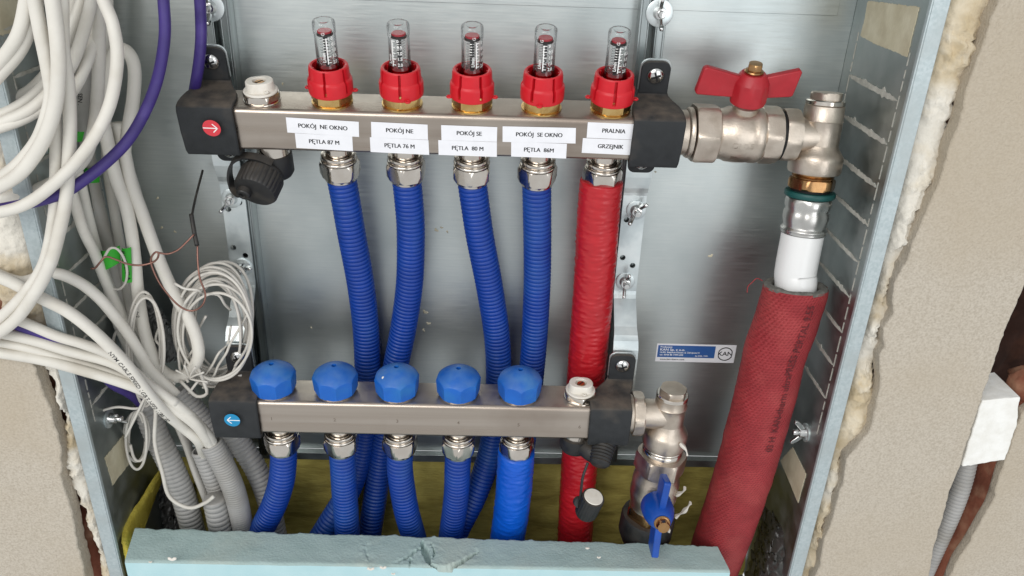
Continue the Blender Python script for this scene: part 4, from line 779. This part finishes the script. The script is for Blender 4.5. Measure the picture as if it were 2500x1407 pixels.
blanket('plastic_film', 'dark plastic bag hanging behind the grey conduits', [pp((345, 1190, 34), (355, 1260, 28), (365, 1340, 20)), pp((400, 1180, 30), (410, 1260, 24), (420, 1340, 16)), pp((470, 1190, 36), (480, 1260, 30), (490, 1340, 24))], 'film_dark', 9, 23, 'film', 40, .15)
# ------------------------------------------------------------------ blue foam board
def board():
    bl, br = P(330, 1287, -46), P(1750, 1331, -46); fl, f_r = PZ(304, 1371, bl.z), PZ(1783, 1396, br.z); g = []; nx, ny = 720, 48
    crack = [([(1044, 1348), (1075, 1358), (1110, 1352), (1140, 1336), (1168, 1319)], 2.3, 4.5), ([(972, 1346), (998, 1331), (1015, 1318), (1036, 1307)], 1.5, 3.0), ([(1030, 1296), (1036, 1315), (1044, 1335), (1048, 1352)], 3.4, 6.5), ([(1002, 1328), (1000, 1348), (992, 1372)], .9, 3.0), ([(1052, 1300), (1060, 1322), (1052, 1345)], 1.0, 3.0), ([(890, 1306), (892, 1322), (900, 1345)], 1.2, .8)]
    cr = []
    for c, wm, dp in crack:
        q = spline([PZ(a, b, -340) for a, b in c], .8); cr += [(Vector((p.x, p.y)), wm*(.25+.75*math.sin(math.pi*(k+.5)/len(q))), dp) for k, p in enumerate(q)]
    g = []
    for i in range(nx+1):
        t = i/nx; row = []
        b = bl.lerp(br, t); f = fl.lerp(f_r, t)
        b = b + Vector((0, 2.2*fbm((t*26, 1, 3), 5) + (4*max(0, fbm((t*60, 4, 3), 2)-.35)), 0))
        for j in range(ny+1):
            u = j/ny; p = b.lerp(f, u); ed = min(1, min(u, 1-u)*14); z = p.z + .35*fbm((p.x*.05, p.y*.05, 1), 4)
            z -= (1-ed)**2*1.6
            if 8 < p.x < 112:
                v2 = Vector((p.x, p.y)); jn = .8*fbm((p.x*.35, p.y*.35, 9), 3); dd = 0; dm = 99
                for q, wm, dp in cr:
                    d = (v2-q).length; dm = min(dm, d)
                    if d < wm+jn: dd = max(dd, dp*min(1, (wm+jn-d)/.9))
                z += -dd + .8*fbm((p.x*.2, p.y*.2, 4), 3)*max(0, 1-dm/10)
            row.append(Vector((p.x, p.y, z)))
        g.append(row)
    # gouges near the left of the crack
    m = MB().grid(g); top = m
    e = empty('foam_board', 'cracked pale blue foam board standing across the bottom of the cabinet', 'foam board', (70, -66, -440))
    top.build('top_edge', 'xps_top', e, world=True, smooth=60, fix=False)
    m = MB(); F_ = [row[-1] for row in g]; B_ = [row[0] for row in g]
    def skirt(line, dy):
        gg = []
        for k in range(14): gg.append([p + Vector((0, dy*k*.05 + (.5*fbm((p.x*.06, k*.8, 6), 3) if k > 0 else 0), -k*7.5)) for p in line])
        m.grid(gg)
    skirt(F_, -1); skirt(B_, 1); skirt(g[0], 0); skirt(g[-1], 0); m.build('board_body', 'xps', e, world=True, smooth=60, fix=False)
    for k in range(9):
        px, py = rnd.choice([(380, 1392), (600, 1398), (870, 1396), (910, 1388), (960, 1400), (1440, 1333), (1140, 1398), (430, 1372), (760, 1390)]), 0
    for px, py, w_ in ((420, 1366, 4), (905, 1390, 3.4), (935, 1387, 3.2), (960, 1402, 2), (1435, 1331, 2), (367, 1373, 1.6), (1462, 1362, 1.8)):
        on_top = py < 1340
        q = PZ(px, py, -340) if on_top else P(px, py, fl.y-1.0)
        Mx = Matrix.Translation(q + (Vector((0, 0, -3.5)) if on_top else Vector((0, 0, 0)))); 
        if not on_top: Mx = Mx @ Matrix.Rotation(R(90), 4, 'X')
        MB().lathe([(w_*.6, -.5), (w_*.55, .2), (w_*.2, .6)], 14, M=Mx, rf=lambda r, a, z: r*(1+.5*math.cos(2*a)+.3*math.sin(3*a))).build('plaster_fleck', 'white_plastic', e, world=True)
board()
# ================================================================== CABLES
def cable(name, label, pts, r, mt, group, cat='cable', n=14, step=3.0, flat=None):
    path = spline(pp(*pts), step)
    rr = r if flat is None else (lambda i: (lambda a: r*flat/math.sqrt((flat*math.cos(a))**2*1+(math.sin(a))**2)))
    return tag(MB().tube(path, rr, n).build(name, mt, smooth=180), label, cat, group), path
GW = 'white cables in the bundle on the left'
CW = [
 ('frontmost white cable sweeping from the top edge to the left edge over the purple cable', [(236, -60, -66), (252, 0, -68), (276, 62, -70), (286, 150, -72), (266, 262, -76), (214, 360, -80), (142, 440, -84), (60, 500, -86), (-40, 528, -86)], 3.9),
 ('white cable loop from the top edge curving to the left border at mid height', [(72, -60, -82), (84, 0, -82), (100, 85, -82), (117, 170, -82), (124, 240, -82), (100, 325, -82), (66, 378, -82), (20, 422, -82), (-40, 456, -80)], 4.1),
 ('white cable loop just right of its twin, curving to the left border', [(118, -60, -86), (128, 0, -86), (140, 100, -86), (143, 175, -86), (134, 260, -86), (112, 330, -86), (78, 388, -86), (38, 432, -86), (-40, 478, -84)], 4.4),
 ('long white cable falling from the top and sweeping out to the lower left', [(146, -60, -78), (150, 0, -78), (153, 120, -76), (166, 205, -74), (171, 310, -74), (167, 410, -76), (162, 480, -78), (146, 560, -82), (122, 645, -84), (84, 718, -84), (34, 784, -82), (-40, 838, -80)], 4.2),
 ('white cable running beside its twin and sweeping out to the left border', [(130, 230, -70), (136, 330, -72), (136, 440, -74), (130, 540, -76), (108, 642, -80), (62, 715, -80), (0, 776, -80), (-40, 800, -80)], 3.9),
 ('white cable crossing the top left corner beside the tape', [(72, -60, -80), (64, 0, -80), (44, 85, -80), (0, 152, -80), (-50, 210, -80)], 4.0),
 ('second white cable crossing the top left corner, under the first', [(96, -40, -74), (84, 26, -74), (52, 116, -76), (0, 180, -78), (-50, 232, -78)], 4.1),
 ('white cable slanting behind the loops near the top', [(208, -60, -30), (200, 0, -32), (172, 76, -38), (150, 140, -46), (110, 205, -52), (50, 256, -60), (-40, 300, -66)], 3.6),
 ('white cable slanting left below the tape and crossing the loops', [(226, -40, -44), (220, 18, -46), (192, 116, -50), (166, 172, -54), (126, 220, -60), (70, 270, -66), (-40, 318, -70)], 3.8),
 ('white cable curving left at the height of the red arrow', [(240, 60, -30), (214, 150, -44), (170, 232, -56), (110, 262, -62), (55, 292, -66), (0, 312, -70), (-40, 322, -70)], 3.6),
 ('white cable falling straight behind the front loops', [(236, -60, -40), (240, 0, -38), (242, 100, -36), (238, 230, -34), (226, 330, -34), (196, 400, -40), (120, 450, -50), (40, 478, -60), (-40, 490, -62)], 4.2),
 ('thick white cable hanging in a long U loop beside the left bracket', [(252, 300, -12), (268, 372, -8), (285, 440, -6), (307, 501, -6), (321, 569, -8), (330, 640, -10), (336, 706, -12), (349, 791, -14), (363, 842, -16), (384, 892, -18), (420, 919, -20), (456, 914, -22), (483, 876, -22), (481, 832, -20), (461, 778, -18), (426, 718, -14), (399, 661, -10), (375, 600, -6), (346, 518, -2), (321, 450, 0), (306, 385, 2), (288, 300, 2)], 4.8),
 ('white cable bent over in a tight hook near the purple cable', [(240, 330, 4), (256, 250, 6), (268, 160, 6), (288, 122, 4), (312, 128, 2), (328, 165, 0), (326, 235, 0), (314, 310, 0), (305, 380, 2), (330, 470, 4), (350, 540, 6)], 4.6),
 ('white cable dropping along the left side into the crossing bundle', [(160, 430, -30), (177, 477, -28), (203, 560, -24), (231, 618, -20), (259, 689, -16), (293, 762, -14), (324, 830, -16), (364, 900, -20), (396, 940, -24)], 4.0),
 ('white cable entering from the left and diving right under the loops', [(-40, 655, -60), (50, 688, -62), (126, 667, -58), (188, 687, -50), (239, 725, -44), (283, 776, -40), (316, 820, -38), (345, 868, -36), (372, 908, -36), (430, 965, -36)], 4.2),
 ('printed white cable crossing from the left to the lower clamp', [(-40, 662, -76), (30, 690, -76), (95, 725, -74), (164, 760, -72), (222, 804, -70), (273, 852, -68), (318, 902, -66), (360, 958, -63), (400, 1004, -56), (448, 1044, -42), (484, 1076, -34), (497, 1108, -12), (512, 1145, -8)], 4.4),
 ('white cable running almost level from the left border', [(-40, 760, -74), (44, 782, -72), (136, 820, -68), (205, 841, -64), (273, 868, -60), (330, 910, -56), (372, 948, -54), (430, 985, -50)], 3.8),
 ('white cable below it converging on the crossing point', [(-40, 806, -70), (0, 813, -70), (85, 832, -68), (170, 858, -64), (273, 886, -58), (340, 925, -54), (400, 965, -52), (460, 1012, -46), (505, 1058, -36), (524, 1092, -27), (545, 1135, -25)], 4.0),
 ('second lowest white cable from the left border', [(-40, 830, -68), (60, 848, -68), (150, 876, -64), (250, 905, -58), (330, 938, -54), (400, 972, -50), (470, 1024, -46), (500, 1062, -38), (518, 1094, -29), (540, 1140, -25)], 3.7),
 ('lowest white cable of the level bundle, over the plaster edge', [(-40, 856, -72), (0, 862, -72), (102, 879, -70), (205, 906, -66), (290, 932, -60), (350, 955, -56), (420, 995, -50), (475, 1036, -44), (502, 1070, -36), (515, 1096, -26), (538, 1140, -24)], 4.0),
]
CW += [
 ('white cable hanging deep behind the loops near the left wall', [(120, -60, 10), (128, 80, 10), (150, 220, 12), (176, 360, 14), (200, 480, 14), (226, 600, 12), (262, 720, 8), (310, 840, 0), (380, 930, -8)], 3.8),
 ('white cable hanging straight behind the purple cable', [(262, -60, 24), (262, 120, 24), (258, 260, 24), (262, 400, 22), (280, 520, 20), (300, 640, 18), (322, 760, 14), (352, 860, 6), (400, 935, -6)], 4.0),
 ('white cable crossing from the wall behind the front loops', [(-40, 380, -40), (40, 372, -40), (110, 348, -36), (160, 350, -26), (190, 420, -14), (214, 520, -6), (240, 620, -4), (276, 720, -6), (330, 830, -12), (390, 920, -20)], 3.7),
 ('short white cable bowing out between the tape and the loops', [(180, -60, -16), (176, 40, -18), (140, 140, -26), (80, 215, -40), (10, 250, -54), (-40, 262, -60)], 3.7),
]
cpaths = []
for lab, pts, r in CW:
    o, pth = cable('cable', lab, pts, r, 'white_cable', GW); cpaths.append(pth)
_, gpath = cable('cable', 'grey printed cable hanging behind the white loops', [(206, -60, 20), (204, 60, 20), (203, 180, 20), (203, 300, 20), (215, 400, 22), (228, 470, 22), (246, 540, 20), (268, 610, 18), (284, 700, 16), (300, 800, 10), (340, 900, 0)], 6.0, 'grey_cable', GW)
cable('cable', 'flat grey cable slanting down between the grey conduits', [(392, 950, 10), (425, 1015, 6), (454, 1080, 2), (479, 1152, -4), (506, 1222, -10), (520, 1270, -12)], 5.6, 'grey_cable', GW, flat=.55)
m = MB(); text_on_tube(m, cpaths[15], 4.4, 'NYM CABLE SPEED 1GB/S HFF2 1180/102', 4.4, 138, ang=-.1, lift=.15); m.build('cable_print', 'ink', None, fix=False)
o = bpy.data.objects['cable_print']; tgt = [q for q in bpy.data.objects if q.get('label', '').startswith('printed white cable')][0]
o.parent = tgt; o.matrix_parent_inverse = Matrix.Translation(-tgt.location)
def cable_print(path, r, txt, size, s0, ang, start):
    m = MB(); text_on_tube(m, path, r, txt, size, s0, ang=ang, lift=.15); o = m.build('cable_print', 'ink', None, fix=False)
    tgt = [q for q in bpy.data.objects if q.get('label', '').startswith(start)][0]; o.parent = tgt; o.matrix_parent_inverse = Matrix.Translation(-tgt.location)
cable_print(cpaths[11], 4.8, 'HF 4x2', 4.0, 150, -.2, 'thick white cable hanging in a long U'); cable_print(gpath, 6.0, 'UTP . -  SEN .', 4.2, 80, .1, 'grey printed cable')
for nm, pts, r, lab in (('cable', [(392, -60, -40), (399, 0, -42), (402, 90, -44), (385, 191, -46), (354, 273, -50), (313, 342, -56), (264, 393, -62), (205, 440, -70), (150, 474, -76), (68, 497, -80), (-40, 518, -80)], 3.7, 'long purple cable curving down from the top and out to the left'),
                        ('cable', [(480, -60, 2), (488, 0, 1), (491, 85, 0), (486, 150, 0), (477, 207, 4), (468, 250, 22)], 3.9, 'purple cable dropping behind the red arrow clamp'),
                        ('cable', [(-40, 762, -66), (17, 782, -66), (51, 796, -66), (136, 828, -62), (220, 880, -50), (274, 936, -34), (313, 958, -20), (342, 983, -8), (360, 1020, -4), (372, 1060, -2)], 4.2, 'purple cable running under the white bundle into a grey conduit')):
    cable(nm, lab, pts, r, 'purple_cable', 'purple cables')
GC = 'grey corrugated conduits'
corrugated('conduit', 'large grey conduit with the purple cable entering its open top', 'conduit', pp((352, 985, -2), (362, 1010, -3), (383, 1065, -6), (417, 1135, -8), (446, 1206, -10), (470, 1290, -12), (490, 1380, -12)), 10.6, 'conduit', GC, 4.3, 1.2, hollow=True)
corrugated('conduit', 'short upright grey conduit stub with a closed end behind the foam board', 'conduit', pp((522, 1216, -24), (528, 1240, -24), (535, 1275, -24), (541, 1310, -24), (545, 1390, -22)), 10.2, 'conduit', GC, 5.2, 1.3)
corrugated('conduit', 'pale fine ribbed conduit with white cables entering below the blue arrow clamp', 'conduit', pp((515, 1080, -26), (526, 1100, -26), (551, 1148, -25), (574, 1206, -22), (590, 1280, -18), (600, 1380, -14)), 9.6, 'conduit', GC, 2.6, .7, hollow=True)
corrugated('conduit', 'grey conduit partly hidden behind the pale fine ribbed one', 'conduit', pp((490, 1098, -8), (500, 1120, -8), (518, 1165, -8), (540, 1225, -6), (560, 1300, -4), (575, 1390, -2)), 8.6, 'conduit', GC, 4.0, 1.1, hollow=True)
corrugated('conduit', 'grey conduit leaning right under the lower clamp behind the first blue pipe', 'conduit', pp((560, 1040, 14), (590, 1090, 12), (622, 1140, 8), (648, 1200, 4), (668, 1280, 0), (690, 1390, -4)), 10.2, 'conduit', GC, 4.2, 1.2)
corrugated('conduit', 'dark grey conduit end behind the crossing cables left of the lower clamp', 'conduit', pp((438, 950, 16), (455, 970, 16), (486, 1010, 15), (520, 1060, 12), (552, 1120, 8)), 8.8, 'conduit', GC, 4.0, 1.1, hollow=True)
# thin wires
def coil(label, cx, cy, rx, ry, Y, turns, seed, jx, r=1.15, mt='thin_wire', tail=None):
    q = random.Random(seed); pts = []; ph = q.random()*6
    for k in range(turns*10+1):
        t = k/10*2*math.pi; w1 = 1+jx*math.sin(t*.37+ph)+jx*.6*math.sin(t*.83+seed); w2 = 1+jx*math.cos(t*.29+ph*2)
        pts.append((cx+rx*w1*math.cos(t+ph)+jx*60*math.sin(t*.21+seed), cy+ry*w2*math.sin(t+ph)+jx*60*math.cos(t*.17), Y+7*math.sin(t*.45+seed)))
    if tail: pts += tail
    cable('wire_coil', label, pts, r, mt, None, 'wire', n=8, step=2.0)
coil('large tangled coil of thin white wire in front of the left bracket', 520, 795, 84, 126, 2, 9, 3, .16)
coil('tangled thin white wire hanging over the top of the lower left clamp', 528, 812, 84, 122, -18, 4, 21, .15)
coil('loose outer turns of thin white wire reaching the left rail', 540, 790, 72, 124, 12, 3, 27, .12, 1.0)
coil('small loose coil of thin white wire around the green tags', 288, 650, 34, 56, -20, 1, 5, .2, .95)
coil('narrow hanging loops of thin white wire left of the large conduit', 338, 1070, 26, 66, -16, 3, 9, .12, 1.2)
coil('thin wire loops standing between the thick cable and the bracket', 352, 850, 40, 130, -24, 3, 12, .1, 1.15)
coil('small dark coil of thin wire beside the left cabinet wall', 297, 845, 20, 42, 6, 2, 15, .1, 1.2)
cable('thin_wire', 'thin white wire drooping across the large conduit to the short stub', [(368, 960, -26), (380, 1001, -28), (378, 1080, -28), (396, 1152, -30), (414, 1213, -32), (461, 1240, -36), (501, 1228, -36), (522, 1212, -36)], 1.7, 'thin_wire', 'single thin wires', 'wire', 8)
cable('thin_wire', 'thin white wire arching over the lower left wing nut', [(486, 672, 16), (520, 645, 18), (560, 641, 20), (592, 662, 18), (612, 710, 14), (616, 780, 10), (600, 830, 8)], 1.3, 'thin_wire', 'single thin wires', 'wire', 8)
cable('thin_wire', 'stiff thin wire end sticking out left over the side wing nut', [(238, 1006, -34), (285, 994, -32), (330, 998, -30), (352, 990, -28), (372, 960, -26)], 1.1, 'thin_wire', 'single thin wires', 'wire', 8)
cable('thin_wire', 'thin white wire tied in a knot at the conduit mouth', [(306, 1068, -34), (330, 1020, -34), (352, 975, -32), (360, 965, -30), (345, 1005, -30)], 1.1, 'thin_wire', 'single thin wires', 'wire', 8)
cable('thin_wire', 'thin white wires hanging from the coil beside the lower clamp', [(484, 900, -24), (500, 940, -28), (505, 962, -30), (480, 968, -30), (455, 945, -30), (440, 930, -28)], 1.4, 'thin_wire', 'single thin wires', 'wire', 8)
q = random.Random(11)
for k, (a, b, c) in enumerate((((440, 930), (470, 860), (500, 770)), ((470, 960), (520, 900), (560, 800)), ((430, 700), (500, 690), (570, 760)), ((455, 940), (430, 860), (450, 760)), ((500, 950), (560, 880), (600, 760)), ((420, 945), (380, 880), (390, 790)))):
    pts = []
    for u in range(7):
        t = u/6; x = (1-t)**2*a[0]+2*t*(1-t)*b[0]+t*t*c[0]; y = (1-t)**2*a[1]+2*t*(1-t)*b[1]+t*t*c[1]; pts.append((x+q.uniform(-9, 9), y+q.uniform(-9, 9), -26+q.uniform(-5, 5)+t*20))
    cable('thin_wire', ['loose thin wire end rising from the cable crossing', 'thin wire stretched across the lower part of the large coil', 'thin wire arching over the top of the large coil', 'thin wire standing along the thick white U loop', 'thin wire running from the clamp up the right side of the coil', 'thin wire curling inside the thick white U loop'][k], pts, 1.05, 'thin_wire', 'single thin wires', 'wire', 8)
for k, (dx, dy) in enumerate(((-22, -16), (-8, -26), (10, -22), (24, -12), (30, 6))):
    cable('thin_wire', ['frayed wire tip pointing left at the cable crossing', 'frayed wire tip pointing up at the cable crossing', 'frayed wire tip beside the foot of the U loop', 'frayed wire tip pointing right at the cable crossing', 'lowest frayed wire tip pointing right above the lower clamp'][k], [(462, 925, -30), (462+dx*.5, 925+dy*.6, -33), (462+dx*1.5, 925+dy*1.3, -36)], .8, 'thin_wire', 'single thin wires', 'wire', 6)
# copper wire with its black sleeve
e = empty('copper_wire', 'bare copper wire with a black sleeve looping over the white cables', 'wire', P(480, 760, -30))
def cw(nm, pts, r, mt): MB().tube(spline(pp(*pts), 1.5), r, 10).build(nm, mt, e, world=True, smooth=180)
cw('insulated_end', [(495, 416, 40), (486, 450, 30), (476, 490, 10), (469, 525, -6)], .9, 'black_plastic')
cw('sleeve', [(467, 523, -6), (473, 560, -12), (481, 600, -18)], 1.7, 'black_plastic')
cw('strand', [(482, 600, -18), (483, 640, -22), (488, 680, -26), (501, 716, -28), (496, 742, -30), (478, 757, -30), (455, 757, -30), (426, 737, -30), (390, 692, -30), (370, 648, -30), (370, 628, -30), (380, 616, -30), (387, 618, -30), (384, 632, -30), (370, 642, -30), (342, 648, -32), (312, 645, -34), (285, 635, -36), (259, 627, -38), (245, 640, -40), (232, 655, -40), (222, 656, -40)], .75, 'copper')
cw('strand', [(474, 572, -16), (455, 592, -20), (435, 610, -24), (410, 620, -28), (384, 617, -30)], .75, 'copper')
# green paper tags
def tagq(label, q, Y, text=None, size=7.0, ang=0, bow=3, dx=0, dz=0):
    c = [P(a, b, Y) for a, b in q]; ce = sum(c, Vector())/4; e = empty('cable_tag', label, 'tag', ce, 'green cable tags'); g = []
    for i in range(9):
        u = i/8; row = []
        for j in range(9):
            w_ = j/8; p = c[0].lerp(c[1], w_).lerp(c[3].lerp(c[2], w_), u); row.append(p+Vector((0, -bow*math.sin(math.pi*w_), 0)))
        g.append(row)
    m = MB().grid(g); m.grid([[p+Vector((0, .3, 0)) for p in r_] for r_ in g]); m.build('tag_paper', 'green_tag', e, world=True, smooth=180, fix=False)
    if text:
        vs_, fs = T(text, size); ca, sa = math.cos(R(ang)), math.sin(R(ang)); w_ = (c[1]-c[0]).length
        out = []
        for v in vs_:
            x, z = v.x*ca-v.y*sa+dx, v.x*sa+v.y*ca+dz; t = min(1, max(0, .5+x/w_)); out.append(ce+Vector((x, -bow*math.sin(math.pi*t)-.35, z)))
        MB().add(out, fs).build('lettering', 'ink', e, world=True, fix=False)
tagq('small green tag folded on the grey cable near the top', [(182, 316), (206, 322), (200, 346), (181, 342)], -4)
tagq('green tag scrap left of the long white cable', [(120, 348), (160, 346), (162, 384), (118, 372)], -30, bow=4)
tagq('green tag with the handwritten word ZASIL', [(95, 434), (134, 432), (134, 484), (96, 480)], -30, 'ZASIL', 7.0, 12, 2, 0, 2)
tagq('green tag behind the purple cable', [(206, 408), (244, 412), (242, 446), (204, 440)], 14, bow=4)
tagq('bright green tag wrapped round the cable behind the copper wire', [(246, 612), (292, 600), (294, 640), (250, 660)], -14, bow=5)
tagq('green tag with upright black handwriting beside the thick white loop', [(297, 606), (320, 604), (322, 690), (298, 686)], -16, 'ROZDZIELA', 4.6, -90, 2, 0)
